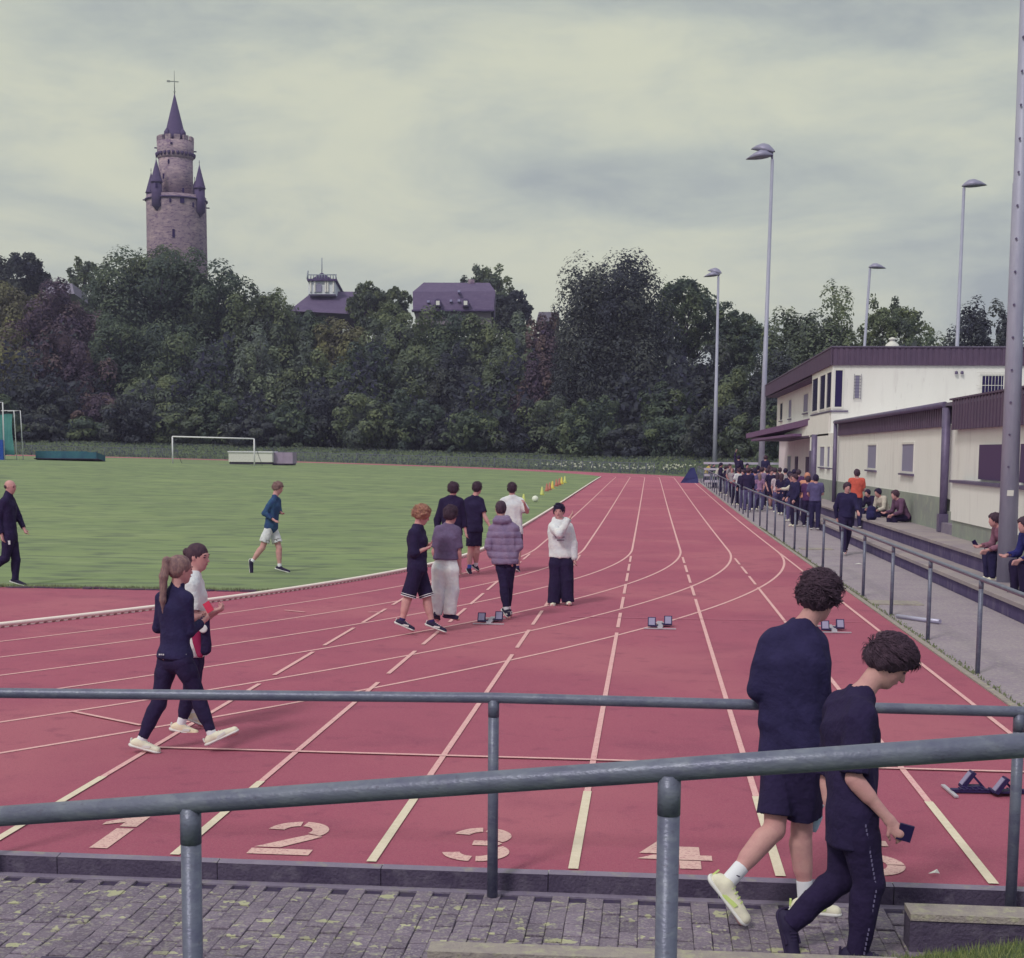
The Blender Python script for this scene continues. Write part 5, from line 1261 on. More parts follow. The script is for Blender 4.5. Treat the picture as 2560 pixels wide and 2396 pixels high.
    # face details
    if cfg.get('facebits', True):
        B = MB(); 
        for q in (1, -1):
            c = hc+r*q*.030*s+f*.0785*s+u*.008*s; B.obox(c, r*.0135*s, f*.006*s, u*.0045*s)
        B.build('eyes', M_eye, t_)
        B = MB()
        for q in (1, -1): B.obox(hc+r*q*.032*s+f*.0835*s+u*.030*s, r*.018*s+u*q*-.002, f*.005*s, u*.0035*s)
        B.build('eyebrows', (hcfg[0] if hcfg else H_DARK), t_)
        MB().obox(hc-u*.055*s+f*.0885*s, r*.019*s, f*.004*s, u*.0045*s).build('mouth', M_lip, t_)
    # top garment
    tc_ = cfg['top']; mtop, sl, hem, e = tc_[:4]; opt = tc_[4] if len(tc_) > 4 else {}
    S = SDF(); torso(S, e+.006, .05)
    hemv = -spine*hem*s if opt.get('follow') else np.array([0, 0, -hem*s])
    hd = P+spine*.05
    S.cone(hd, hd+hemv*1.25, (.110+.008*fem)*s+e, (.108+.008*fem)*s+e*1.1, .04, wide=ha, ws=.70)
    for a in 'lr':
        if 'e'+a in J and sl > 0:
            sh, el, wr = J['s'+a], J['e'+a], J['w'+a]
            if sl <= 1: S.cone(sh, sh+(el-sh)*sl, .060*s+e, .054*s+e*1.15, .02, flat=2)
            else:
                S.cone(sh, el, .058*s+e*.8, .047*s+e*.8, .014); S.cone(el, el+(wr-el)*(sl-1), .047*s+e*.8, .036*s+e*.6, .014, flat=2)
    lowest = hd+hemv*1.02
    if opt.get('follow'): S.half(lowest, -spine)
    else:
        S.cut.append((lowest, np.array([0, 0, -1.0]))) if not opt.get('nocut') else None
    S.rem(neck+spine*.075*s, np.array([.075, .075, .06])*s, fr) if not opt.get('collar') else S.cone(neck-spine*.01, neck+(hc-neck)*.28, .064*s, .060*s, .02)
    if opt.get('hood'): S.cone(neck-fr[1]*.05*s+sa*.07*s, neck-fr[1]*.05*s-sa*.07*s, .075*s, .075*s, .03)
    me = S.mesh('shirt', res, fold=opt.get('fold', .006), fseed=hash(label) % 7, ribs=opt.get('ribs'))
    me.materials.append(mtop); top_o = link_obj(opt.get('name', 'shirt'), me, None, t_)
    # the sleeves reach below the hem cut when the arms hang: put them back
    if not opt.get('nocut') and sl > 1:
        S2 = SDF(); any_ = False
        for a in 'lr':
            if 'e'+a in J:
                el, wr, sh = J['e'+a], J['w'+a], J['s'+a]; en = el+(wr-el)*(sl-1)
                if min(en[2], el[2]) < lowest[2]+.05:
                    any_ = True; S2.cone(sh*.2+el*.8, el, .047*s+e, .047*s+e, .02); S2.cone(el, en, .046*s+e, .036*s+e*.8, .02)
        if any_:
            me = S2.mesh('sleeve', res, fold=.004); me.materials.append(mtop); link_obj('sleeve', me, None, t_)
    # bottom garment
    bt = cfg['bottom']; mbt, kind, e = bt[:3]; bopt = bt[3] if len(bt) > 3 else {}
    eb = min(e, max(tc_[3]-.006, .004)); S = SDF(); S.cone(P+spine*.09*s, P-spine*.0, .094*s+eb*.6, .098*s+eb, .04, wide=ha, ws=.72)
    for a in 'lr':
        h, kn, an = J['h'+a], J['k'+a], J['a'+a]
        if kind == 'shorts':
            q = bopt.get('len', .85); en = h+(kn-h)*q; S.cone(h, en, .084*s+eb, .070*s+e*1.25, .03, flat=2)
            if q > .95: pass
        else:
            md = h*.72+kn*.28; S.cone(h, md, .086*s+eb, .080*s+e, .03); S.cone(md, kn, .080*s+e, .060*s+e, .03); q = bopt.get('len', 1.0); en = kn+(an-kn)*q
            back = -nrm(np.cross(np.cross(kn-an, J['t'+a]-an), kn-an))
            S.cone(kn, en, .060*s+e, .041*s+e*bopt.get('flare', 1.0), .02, flat=1); S.cone(kn*.8+an*.2+back*.014, kn*.5+an*.5+back*.01, .056*s+e, .048*s+e, .03)
    me = S.mesh(bopt.get('name', 'trousers' if kind != 'shorts' else 'shorts'), res, fold=bopt.get('fold', .005), fseed=3.3)
    me.materials.append(mbt); link_obj(bopt.get('name', 'trousers' if kind != 'shorts' else 'shorts'), me, None, t_)
    # socks and shoes
    for a in 'lr':
        kn, an, to = J['k'+a], J['a'+a], J['t'+a]
        if cfg.get('sock'):
            ms, hgt = cfg['sock']; ms = cfg.get('sock'+a, ms); S = SDF(); S.cone(an, an+nrm(kn-an)*hgt*s, .041*s, .043*s, .01); me = S.mesh('sock', max(res*.8, .007)); me.materials.append(ms); link_obj('sock', me, None, t_)
        shm, som = cfg['shoe']; fd = nrm(to-an); 
        side = nrm(np.cross(fd, np.array([0, 0, 1.0]))) ; upv = nrm(np.cross(side, nrm(to-an+1e-6)))
        heel = an-upv*.055*s*1.0-fd*.035*s; toe = to
        base_dir = nrm(toe-heel); upn = nrm(np.cross(side, base_dir)); L_ = np.linalg.norm(toe-heel)
        S = SDF(); S.cone(heel+upn*.035*s, toe-base_dir*.05*s+upn*.022*s, .036*s, .034*s, .02, wide=side, ws=.92)
        S.cone(an+upn*.012*s, heel+upn*.05*s+base_dir*.03, .042*s, .04*s, .02); S.cone(an*.5+heel*.5+base_dir*.05*s+upn*.02*s, toe-base_dir*.1*s+upn*.03*s, .038*s, .026*s, .02)
        S.half(heel+upn*.012*s, -upn)
        me = S.mesh('shoe', max(res*.7, .0065)); me.materials.append(cfg.get('shoe'+a, shm)); sh_ = link_obj('shoe', me, None, t_)
        S = SDF(); S.cone(heel+upn*.012*s, toe-base_dir*.055*s+upn*.012*s, .043*s, .045*s, .01, wide=upn, ws=2.6).cone(heel+upn*.014*s-base_dir*.005, heel+base_dir*.08*s+upn*.018*s, .045*s, .04*s, .01, wide=upn, ws=1.8); S.half(heel+upn*.024*s, upn)
        me = S.mesh('sole', max(res*.7, .006)); me.materials.append(som); link_obj('sole', me, None, sh_)
        if res < .014:
            B = MB(); acc = cfg.get('accent', (som, som))
            i0_ = an*.62+heel*.38+upn*.052*s+base_dir*.055*s; i1_ = toe-base_dir*.095*s+upn*.058*s
            for q in range(5):
                c_ = i0_*(1-q/4.)+i1_*(q/4.); B.obox(c_, side*(.021-.002*q)*s, base_dir*.0035*s, upn*.0025*s)
            B.build('laces', acc[1], sh_)
            for q_ in (1, -1):
                c_ = heel+base_dir*L_*.42+upn*.036*s+side*q_*.0385*s; MB().obox(c_, base_dir*.045*s+upn*.008*s, side*.0035*s, upn*.011*s).build('side_panel', acc[0], sh_)
            c_ = heel+upn*.052*s-base_dir*.036*s; MB().obox(c_, side*.012*s, base_dir*.005*s, upn*.018*s).build('heel_tab', acc[0], sh_)
    return t_, o, J, fr
def pj(D, **k):
    """joints measured on the photograph as (x, y, depth offset) -> world"""
    return {a: atD(v[0], v[1], D+(v[2] if len(v) > 2 else 0)) for a, v in k.items()}
def V3(r, up, fwd): return R_*r+np.array([0, 0, up])+np.array([F_[0], F_[1], 0])*fwd

# ------------------------------------------------------------------ the two boys walking behind the near rail
JA = pj(8.0, head=(2050, 1496), neck=(2006, 1562), sl=(1929, 1612, .03), sr=(2036, 1612, -.03), el=(1898, 1722, .02), wl=(1945, 1800, .22), er=(2052, 1762, .02), wr=(2066, 1888, .14),
        hl=(1952, 1893, .04), hr=(2010, 1893, -.06), kl=(1936, 2076, -.02), al=(1812, 2214, -.12), tl=(1868, 2322, -.16), kr=(2004, 2076, .08), ar=(2014, 2262, .12), tr=(2110, 2292, .10))
LIME = mat('lime_mesh', (208, 226, 132), .7)
pa, oa, ja, fa = person('taller boy in black long sleeved shirt and shorts, cream and lime shoes, near the rail', JA,
    dict(face=V3(.62, -.28, .72), up=V3(.15, 1, .1), hair=(H_DARK, .020, 'mop'), tufts=6500, wild=True, flow=V3(.3, .35, -.2), top=(C_NAVY, 1.62, .05, .022, dict(fold=.010)), bottom=(C_BLACK, 'shorts', .03, dict(len=.80, fold=.008)),
         sock=(C_SOCK, .13), shoe=(C_SHOEW, C_SOLE), accent=(LIME, LIME), curl=.5, s=1.04, facebits=True), res=.0085)
JB = pj(7.42, head=(2224, 1660), neck=(2148, 1730), sl=(2098, 1770, .16), sr=(2152, 1792, -.14), el=(2070, 1950, .20), wl=(2082, 2065, .16), er=(2134, 1948, -.19), wr=(2224, 2052, -.20),
        hl=(2118, 2052, .09), hr=(2142, 2052, -.08), kl=(2100, 2200, .10), al=(1972, 2312, .10), tl=(1984, 2412, .06), kr=(2172, 2212, -.08), ar=(2142, 2386, -.06), tr=(2226, 2420, -.08))
pb, ob, jb, fb = person('dark haired boy in black T-shirt and long trousers looking down, nearest the camera', JB,
    dict(face=V3(.78, -.62, -.12), up=V3(.62, .78, 0), hair=(H_DARK, .018, 'fringe'), tufts=7000, flow=V3(.9, -.35, -.1), straight=True, top=(C_BLACK, .92, .16, .020, dict(fold=.009)), bottom=(C_INK, 'trousers', .012, dict(fold=.007, flare=1.4)),
         sock=None, shoe=(C_SHOEB, C_SOLEB), curl=.55, s=1.02, palmr=V3(-.3, -.2, 1)), res=.0085)
B = MB(); c = atD(2263, 2082, 7.42-.215); B.obox(c, V3(.036, -.010, 0), V3(.004, .012, .03)*.15, V3(.017, .064, 0)*.62)
tag(B.build('phone', mat('phone_black', (38, 28, 66), .3)), 'black phone held low in the hand of the nearest boy', 'phone')
lime = mat('lime_mesh', (206, 226, 130), .7)
B = MB()
c = atD(2041, 2046, 8.1); bt_ = thing('water_bottle', 'small clear water bottle between the two nearest boys, held low', 'bottle', tuple(c))
bo = MB().lathe([(.012, .07), (.013, .045), (.031, .02), (.032, -.05), (.028, -.075), (.01, -.078)], n=16).build('bottle_body', mat('clear_plastic', (150, 178, 190), .15, .6, 20, 0, 0, rgb2=(214, 232, 230)), bt_)
MB().lathe([(.014, .068), (.014, .085)], n=12).build('cap', M_white, bt_); bt_.rotation_euler = (0, .35, 0)
# small dark tick on each sock of the taller boy, press studs down the trousers of the other
for a in 'lr':
    c = ja['a'+a]+nrm(ja['k'+a]-ja['a'+a])*.09; up_ = nrm(ja['k'+a]-ja['a'+a]); c = c-np.array([F_[0], F_[1], 0])*.044
    B = MB(); B.obox(c+R_*.006, R_*.014-up_*.006, F_*.003, up_*.0028).obox(c-R_*.010-up_*.001, R_*.006+up_*.005, F_*.003, up_*.0025); B.build('sock_tick', C_BLACK, pa)
B = MB()
for u_ in np.linspace(0, 1, 30):
    h_, k_, a_ = jb['hr'], jb['kr'], jb['ar']
    c = h_+(k_-h_)*u_*2 if u_ < .5 else k_+(a_-k_)*(u_*2-1); r_ = (.105-.035*u_*2 if u_ < .5 else .075-.018*(u_*2-1))
    c = c-np.array([F_[0], F_[1], 0])*(r_)+R_*.02; B.obox(c, R_*.0035, F_*.004, (0, 0, .0075))
B.build('side_studs', cloth('stud', (120, 112, 140)), pb)

# ------------------------------------------------------------------ two women walking at the start line
JC = pj(11.75, head=(452, 1425), neck=(441, 1475), sl=(406, 1497, .05), sr=(466, 1500, -.06), el=(396, 1570, .1), wl=(450, 1580, .22), er=(474, 1580, -.02), wr=(505, 1556, .14),
        hl=(418, 1655, .06), hr=(458, 1655, -.05), kl=(396, 1762, .03), al=(350, 1858, .0), tl=(404, 1886, -.01), kr=(496, 1742, .03), ar=(532, 1843, .02), tr=(602, 1826, .02))
tC, oC, jC, fC = person('woman with a long ash blond ponytail in black top and leggings on the start line', JC,
    dict(face=V3(.75, -.05, .62), hair=(H_BLOND, .006, 'ponytail'), top=(C_NAVY, 1.92, .02, .004, dict(collar=True, fold=.004, name='zip_top')), bottom=(C_BLACK, 'trousers', .004, dict(name='leggings', fold=.002, len=.86)),
         sock=(C_SOCK, .13), shoe=(C_SHOEW, C_SOLE), s=.95, fem=1, curl=.8), res=.0105)
B = MB()
for q in (-.10, -.085, -.068, .02, .034, .05, .066, .10, .112):
    P_ = (jC['hl']+jC['hr'])/2+np.array([0, 0, .075]); B.obox(P_+R_*q-np.array([F_[0], F_[1], 0])*(.118-.25*q*q*3), R_*.0055, F_*.003, (0, 0, .006))
B.build('waistband_print', C_WHITE, tC)
JD = pj(12.7, head=(496, 1393), neck=(484, 1434), sl=(492, 1462, .14), sr=(478, 1466, -.14), er=(484, 1545, -.16), wr=(530, 1530, -.05), el=(508, 1548, .16), wl=(538, 1532, .10),
        hl=(486, 1630, .08), hr=(482, 1632, -.08), kl=(484, 1725, .08), al=(478, 1790, .08), tl=(512, 1816, .08), kr=(476, 1735, -.06), ar=(450, 1818, -.06), tr=(500, 1842, -.06))
person('woman with a dark bun in a white T-shirt and black leggings, beside the ponytailed woman', JD,
    dict(face=V3(.93, -.1, -.25), hair=(H_BROWN, .003, 'bun'), top=(C_WHITE, .8, .08, .012, dict(fold=.006)), bottom=(C_BLACK, 'trousers', .004, dict(name='leggings', len=.74, fold=.002)),
         sock=(C_SOCK, .16), shoe=(mat('shoe_peach', (232, 210, 168), .7, .6, 14, 0, 0, rgb2=(228, 228, 200)), C_SOLE), s=.97, fem=1, curl=.7), res=.011)
c = atD(521, 1518, 12.55); tag(MB().obox(c, V3(.026, .016, .0), V3(0, 0, .014), V3(-.022, .04, 0)).build('red_pouch', mat('red_plastic', (222, 70, 96), .5)), 'bright red pouch held up by the woman in white', 'pouch')
c = atD(512, 1590, 12.5); gb = thing('training_jacket', 'dark jacket with white badge and crimson panel held by the woman in white', 'jacket', tuple(c))
S = SDF(); S.cone((0, 0, .14), (.0, 0, -.13), .035, .045, .02, wide=(1, 0, 0), ws=.8); me = S.mesh('jacket_body', .012, fold=.008); me.materials.append(C_BLACK); link_obj('jacket_body', me, None, gb)
S = SDF(); S.cone((-.07, -.02, .04), (-.04, -.02, -.17), .035, .02, .02, wide=(1, 0, 0), ws=.7); me = S.mesh('crimson_panel', .012, fold=.006); me.materials.append(mat('crimson', (158, 44, 84), .9)); link_obj('crimson_panel', me, None, gb)
B = MB(); B.lathe([(.026, -.003), (.038, -.003), (.038, .003), (.026, .003)], n=16); bd = B.build('badge', M_white, gb, (.005, -.062, .07)); bd.rotation_euler = (PI/2, 0, 0)

# ------------------------------------------------------------------ coach and boy on the left
JE = pj(25.7, head=(26, 1218), neck=(20, 1238), sl=(28, 1253, .16), sr=(10, 1256, -.16), el=(46, 1292, .18), wl=(60, 1322, .12), er=(-4, 1298, -.18), wr=(4, 1338, -.2),
        hl=(28, 1346, .09), hr=(20, 1346, -.09), kl=(40, 1400, .08), al=(38, 1452, .08), tl=(68, 1468, .08), kr=(14, 1396, -.08), ar=(-32, 1428, -.08), tr=(-26, 1464, -.08))
tE, oE, jE, fE = person('bald coach in a navy tracksuit with a white badge walking at the left edge', JE,
    dict(face=V3(.95, -.12, -.2), hair=(H_BROWN, 0, 'bald'), top=(C_BLACK, 1.95, .10, .02, dict(name='jacket', fold=.006, collar=True)), bottom=(C_BLACK, 'trousers', .014), sock=None, shoe=(C_SHOEB, C_SOLE), s=1.04), res=.015)
fw_ = np.array([F_[0], F_[1], 0])
B = MB(); c = (jE['sl']+jE['sr'])/2+np.array([0, 0, -.17])-fw_*.15+R_*.06; B.obox(c, R_*.02, fw_*.004, (0, 0, .022)); c = jE['hr']*.8+jE['kr']*.2-fw_*.09+R_*.05; B.obox(c, R_*.03, fw_*.004, (0, 0, .035)); B.build('badges', C_WHITE, tE)
JF = pj(28.9, head=(695, 1221), neck=(688, 1240), sl=(694, 1254, .14), sr=(678, 1258, -.14), el=(698, 1278, .2), wl=(702, 1282, .1), er=(661, 1284, -.18), wr=(684, 1300, -.2),
        hl=(682, 1322, .08), hr=(672, 1322, -.08), kl=(698, 1372, .08), al=(699, 1420, .08), tl=(727, 1434, .08), kr=(656, 1370, -.08), ar=(628, 1407, -.08), tr=(629, 1440, -.08))
person('fair haired boy in a green and navy top and white shorts crossing the grass', JF,
    dict(face=V3(.93, -.3, -.1), tufts=500, wild=True, hair=(H_BLOND, .008, 'mop'), top=(cloth('green_navy', (58, 92, 116), (48, 60, 106)), 1.85, .02, .012, dict(name='sweater', nocut=True)), bottom=(C_WHITE, 'shorts', .03, dict(len=.72)),
         sock=(C_SOCK, .07), shoe=(C_SHOEB, C_SOLE), s=.99), res=.0155)
# ------------------------------------------------------------------ the group on the lanes
JG = pj(19.4, head=(1055, 1290), neck=(1044, 1316), sl=(1052, 1334, .15), sr=(1034, 1336, -.15), el=(1056, 1374, .18), wl=(1068, 1366, .06), er=(1034, 1384, -.18), wr=(1060, 1374, -.12),
        hl=(1046, 1424, .09), hr=(1040, 1424, -.09), kl=(1068, 1497, .08), al=(1080, 1560, .08), tl=(1118, 1584, .08), kr=(1020, 1496, -.08), ar=(1004, 1556, -.08), tr=(1038, 1580, -.08))
tg, og, jg, fg = person('boy with a big copper curly mop, black shirt and long basketball shorts with white trim', JG,
    dict(face=V3(.9, -.3, .2), tufts=900, wild=True, flow=V3(.3, .2, -.2), hair=(H_RED, .024, 'curly'), top=(C_BLACK, 1.5, .08, .022, dict(fold=.008)), bottom=(C_INK, 'shorts', .026, dict(len=.95)), sock=(mat('sock_black', (50, 40, 84), .9), .04), shoe=(C_SHOEB, C_SOLE), s=1.0), res=.0125)
B = MB()
for a in 'rl':
    h, k_ = jg['h'+a], jg['k'+a]; c = h+(k_-h)*.95
    d = nrm(k_-h); x_ = nrm(np.cross(d, (0, 1, 0))); y_ = np.cross(d, x_)
    for rr, zz_ in ((.104, -.004), (.102, -.030)):
        ring = [tuple(c+d*zz_+x_*rr*math.cos(t)+y_*rr*math.sin(t)) for t in np.linspace(0, 2*PI, 17)]
        B.path(ring, [.006]*17, 5, caps=False)
B.build('white_trim', M_white, tg)
JH = pj(20.0, head=(1128, 1288), neck=(1122, 1312), sl=(1098, 1328, .03), sr=(1140, 1330, -.03), el=(1086, 1378, .06), wl=(1094, 1412, .16), er=(1146, 1380, -.02), wr=(1149, 1416, .06),
        hl=(1102, 1408, .02), hr=(1126, 1408, -.02), kl=(1094, 1476, .0), al=(1090, 1538, .0), tl=(1096, 1553, .14), kr=(1131, 1476, -.02), ar=(1124, 1538, -.04), tr=(1150, 1550, -.04))
person('boy seen from behind in a mauve grey T-shirt and baggy white trousers', JH,
    dict(tufts=600, wild=True, face=V3(.45, -.05, .85), hair=(H_DARK, .010, 'mop'), top=(C_GREY, .85, .0, .016, dict(fold=.006)), bottom=(C_WHITE, 'trousers', .04, dict(fold=.011, flare=1.1)), sock=None, shoe=(C_SHOEB, C_SOLEB), s=1.0), res=.0125)
JI = pj(28.2, head=(1134, 1224), neck=(1130, 1242), sl=(1108, 1256, 0), sr=(1150, 1256, 0), el=(1094, 1300, .04), wl=(1094, 1335, .02), er=(1158, 1298, .04), wr=(1164, 1330, .0),
        hl=(1120, 1334, 0), hr=(1140, 1334, 0), kl=(1120, 1385, 0), al=(1120, 1430, 0), tl=(1118, 1440, .14), kr=(1142, 1385, 0), ar=(1143, 1430, 0), tr=(1145, 1440, .14))
person('boy with a broad dark mop of hair in a loose black top, seen from behind', JI,
    dict(face=V3(.2, -.05, .95), tufts=500, wild=True, hair=(H_DARK, .020, 'mop'), top=(C_INK, 1.7, .08, .03), bottom=(C_BLACK, 'trousers', .03), sock=None, shoe=(C_SHOEW, C_SOLE), s=1.03), res=.0155)
JJ = pj(29.2, head=(1194, 1221), neck=(1187, 1240), sl=(1168, 1254, 0), sr=(1202, 1254, 0), el=(1160, 1294, 0), wl=(1164, 1326, .1), er=(1212, 1292, -.05), wr=(1228, 1322, -.1),
        hl=(1178, 1330, 0), hr=(1194, 1330, 0), kl=(1176, 1382, 0), al=(1173, 1426, -.05), tl=(1178, 1440, -.12), kr=(1192, 1382, 0), ar=(1189, 1418, .1), tr=(1198, 1430, .1))
person('slim boy in black T-shirt and black shorts with one blue knee sock', JJ,
    dict(tufts=500, face=V3(.5, -.05, .8), hair=(H_DARK, .008, 'short'), top=(C_BLACK, .75, .06, .014), bottom=(C_INK, 'shorts', .025, dict(len=.7)), sock=(C_SOCK, .10), sockl=mat('sock_blue', (74, 96, 172), .9), shoe=(C_SHOEB, C_SOLE), s=1.0), res=.0155)
S = SDF(); q = {k: atD(*((JJ_x[0], JJ_x[1], 29.2))) for k, JJ_x in dict(k=(1176, 1384), a=(1173, 1424)).items()}
S.cone(q['k'], q['a'], .052, .042, .01); root_ = bpy.data.objects[tg.name]
JK = pj(29.6, head=(1280, 1223), neck=(1281, 1241), sl=(1260, 1254, 0), sr=(1302, 1256, 0), el=(1250, 1292, 0), wl=(1258, 1322, .1), er=(1318, 1280, -.03), wr=(1312, 1262, -.22),
        hl=(1274, 1332, 0), hr=(1294, 1332, 0), kl=(1272, 1382, 0), al=(1270, 1424, 0), tl=(1268, 1436, .14), kr=(1296, 1382, 0), ar=(1293, 1424, 0), tr=(1299, 1434, .08))
person('boy in an oversized white T-shirt and dark shorts seen from behind', JK,
    dict(tufts=500, face=V3(.0, -.05, 1), hair=(H_DARK, .008, 'short'), top=(C_WHITE, .95, .08, .026, dict(fold=.007)), bottom=(C_BLACK, 'shorts', .03, dict(len=.72)), sock=(mat('sock_black', (50, 40, 84), .9), .06), shoe=(C_SHOEB, C_SOLE), s=1.02), res=.0155)
JL = pj(21.3, head=(1252, 1273), neck=(1254, 1302), sl=(1234, 1324, .03), sr=(1284, 1322, -.03), el=(1222, 1366, .02), wl=(1232, 1398, .05), er=(1296, 1364, -.02), wr=(1284, 1392, -.06),
        hl=(1252, 1402, .02), hr=(1276, 1402, -.02), kl=(1260, 1466, .02), al=(1266, 1530, .0), tl=(1274, 1548, -.03), kr=(1272, 1466, .12), ar=(1270, 1526, .22), tr=(1278, 1540, .3))
person('person in a mauve grey hooded puffer jacket and black leggings by the starting block', JL,
    dict(face=V3(-.1, -.1, 1), hair=(H_DARK, .003, 'short'), top=(C_TAUPE, 1.9, .10, .030, dict(hood=True, ribs=(.013, .10), fold=.010, name='puffer_jacket')), bottom=(C_BLACK, 'trousers', .006, dict(name='leggings', len=.82, fold=.002)), sock=(C_SOCK, .17), shoe=(C_SHOEB, C_SOLE), s=.98), res=.0125)
JM = pj(23.3, head=(1397, 1279), neck=(1400, 1304), sl=(1420, 1318, 0), sr=(1382, 1316, 0), el=(1432, 1360, .0), wl=(1436, 1396, -.03), er=(1398, 1336, -.26), wr=(1424, 1296, -.22),
        hl=(1413, 1396, 0), hr=(1391, 1396, 0), kl=(1418, 1452, -.02), al=(1420, 1506, 0), tl=(1424, 1512, -.16), kr=(1389, 1452, 0), ar=(1384, 1509, 0), tr=(1380, 1516, -.16))
tM, oM, jM, fM = person('person in a white hooded sweatshirt with one arm raised across, wide black trousers', JM,
    dict(face=V3(-.15, -.05, -1), tufts=600, wild=True, hair=(H_BLACK, .006, 'short'), top=(C_WHITE, 1.96, .04, .028, dict(fold=.010, hood=True, name='hoodie')), bottom=(C_INK, 'trousers', .045, dict(fold=.008, flare=1.4)), sock=None, shoe=(C_SHOEW, C_SOLE), s=.98, skin=SKIN), res=.0135)

B = MB(); P_ = (jM['sl']+jM['sr'])/2+np.array([0, 0, -.16]); B.obox(P_-fw_*.155-R_*.03, R_*.10, fw_*.004, (0, 0, .006)).obox(P_-fw_*.155+np.array([0, 0, -.05])+R_*.0, R_*.06, fw_*.004, (0, 0, .005)); B.build('chest_print', C_GREY, tM)
# ------------------------------------------------------------------ template poses for the spectators
def standj(h=1.75, armL=(0, 0), armR=(0, 0), lean=0.0, legs=(0, 0), seat=False, spread=.0):
    """facing -y (towards the camera); arm = (upper swing, elbow bend) in degrees forward"""
    s = h/1.75; J = {}
    hipz = .92*s
    if seat: hipz = .12*s
    sn, cs = math.sin(math.radians(lean)), math.cos(math.radians(lean))
    def up(y, z): return (y*cs-z*sn, y*sn+z*cs)
    for a, q in (('l', 1), ('r', -1)):
        J['h'+a] = np.array([q*.085*s, 0, hipz]); y, z = up(0, .50*s); J['s'+a] = np.array([q*.175*s, y, hipz+z])
        sw, eb = [math.radians(v) for v in (armL if a == 'l' else armR)]
        e = J['s'+a]+np.array([q*(.05+spread), -math.sin(sw)*.29, -math.cos(sw)*.29])*s; J['e'+a] = e
        J['w'+a] = e+np.array([-q*.04, -math.sin(sw+eb)*.25, -math.cos(sw+eb)*.25])*s
        th = math.radians(legs[0] if a == 'l' else legs[1])
        if seat:
            k = J['h'+a]+np.array([q*.03, -.42*s, .0]); an = k+np.array([0, .03, -.42*s]); 
        else:
            k = J['h'+a]+np.array([q*.01, -math.sin(th)*.42*s, -math.cos(th)*.42*s]); tk = th-max(0, -th)*.6-abs(th)*.15; an = k+np.array([0, -math.sin(tk)*.42*s, -math.cos(tk)*.42*s])
        J['k'+a] = k; J['a'+a] = an; J['t'+a] = an+np.array([0, -.16*s, -.065*s])
    y, z = up(0, .53*s); J['neck'] = np.array([0, y, hipz+z]); y, z = up(-.03*s, .70*s); J['head'] = np.array([0, y, hipz+z])
    return J
dn = mat('denim_dark', (60, 56, 104), .9)
TPL = {}
def tpl(nm, J, cfg):
    o_, _, _, _ = person('x', J, cfg, root=(0, 0, 0), res=.024, name='person'); TPL[nm] = o_; o_.location = (0, -300, -50)
    for k in ('label', 'category'):
        if k in o_: del o_[k]
bc = dict(face=(0, -1, -.1), hair=(H_DARK, .016, 'mop'), top=(C_BLACK, 1.9, .08, .02), bottom=(C_INK, 'trousers', .02), sock=None, shoe=(C_SHOEW, C_SOLE), facebits=False)
tpl('stand', standj(armL=(8, 20), armR=(5, 35)), bc)
tpl('walk', standj(armL=(25, 40), armR=(-22, 15), legs=(-16, 20)), bc)
tpl('tee', standj(armL=(12, 70), armR=(10, 80), legs=(2, -6)), dict(bc, top=(C_GREY, .8, .06, .018), hair=(H_BLACK, .012, 'short')))
tpl('girl', standj(h=1.68, armL=(5, 12), armR=(-10, 25), legs=(8, -8)), dict(bc, fem=1, hair=(H_BROWN, .006, 'long'), top=(C_WHITE, .8, -.0, .006), bottom=(C_GREY, 'trousers', .02)))
tpl('lean', standj(armL=(55, 30), armR=(50, 40), lean=22, legs=(6, -10)), dict(bc, hair=(H_DARK, .012, 'mop')))
tpl('shorts', standj(armL=(20, 50), armR=(-8, 30), legs=(-12, 14)), dict(bc, top=(C_BLACK, .8, .06, .018), bottom=(C_INK, 'shorts', .03)))
tpl('wave', standj(armL=(165, 5), armR=(10, 30), legs=(2, -2)), bc)
tpl('sit', standj(armL=(12, 60), armR=(8, 76), lean=28, seat=True), bc)
used_t = set()
def spect(kind, label, x, y, rz, h=1.0, top=None, bot=None, hair=None, shoe=None, D=None, z=None, X=None, group='spectators standing behind the handrail'):
    """x, y: where the feet (or the seat) show in the photograph; copies of a thing and each of its parts"""
    src = TPL[kind]; r = src.copy(); COL.objects.link(r)
    p = gp(x, y, 0.0 if z is None else z) if D is None else atD(x, y, D)
    if D is not None: p[2] = float(gz(0, p[1])) if z is None else z
    r.location = tuple(p); r.rotation_euler = (0, 0, math.radians(rz)); r.scale = (h, h, h)
    r['label'] = label; r['category'] = 'person'; r['group'] = group
    def cp(ch, par):
        c = ch.copy(); COL.objects.link(c); c.parent = par; c.matrix_parent_inverse = ch.matrix_parent_inverse
        base = ch.name.split('.')[0]
        mm_ = {'shirt': top, 'sleeve': top, 'trousers': bot, 'shorts': bot, 'hair': hair, 'shoe': shoe}.get(base)
        if mm_ is not None:
            c.material_slots[0].link = 'OBJECT'; c.material_slots[0].material = mm_
        for g in ch.children: cp(g, c)
    for ch in list(src.children): cp(ch, r)
    return r
cw = lambda n, *c: cloth(n, *c)
PALE = cw('pale_pink', (206, 188, 186)); PINK = cw('dusty_pink', (170, 128, 156)); YEL = cw('yellow', (216, 190, 90)); BLUE = cw('mid_blue', (72, 76, 140)); STONE = cw('stone', (168, 160, 158)); WINE = cw('wine', (92, 58, 98)); ORG = cw('orange', (222, 104, 84)); GRY2 = cw('slate', (96, 88, 124)); BRN = cw('brown_stripe', (110, 78, 100)); CREAM = cw('cream', (212, 204, 180))
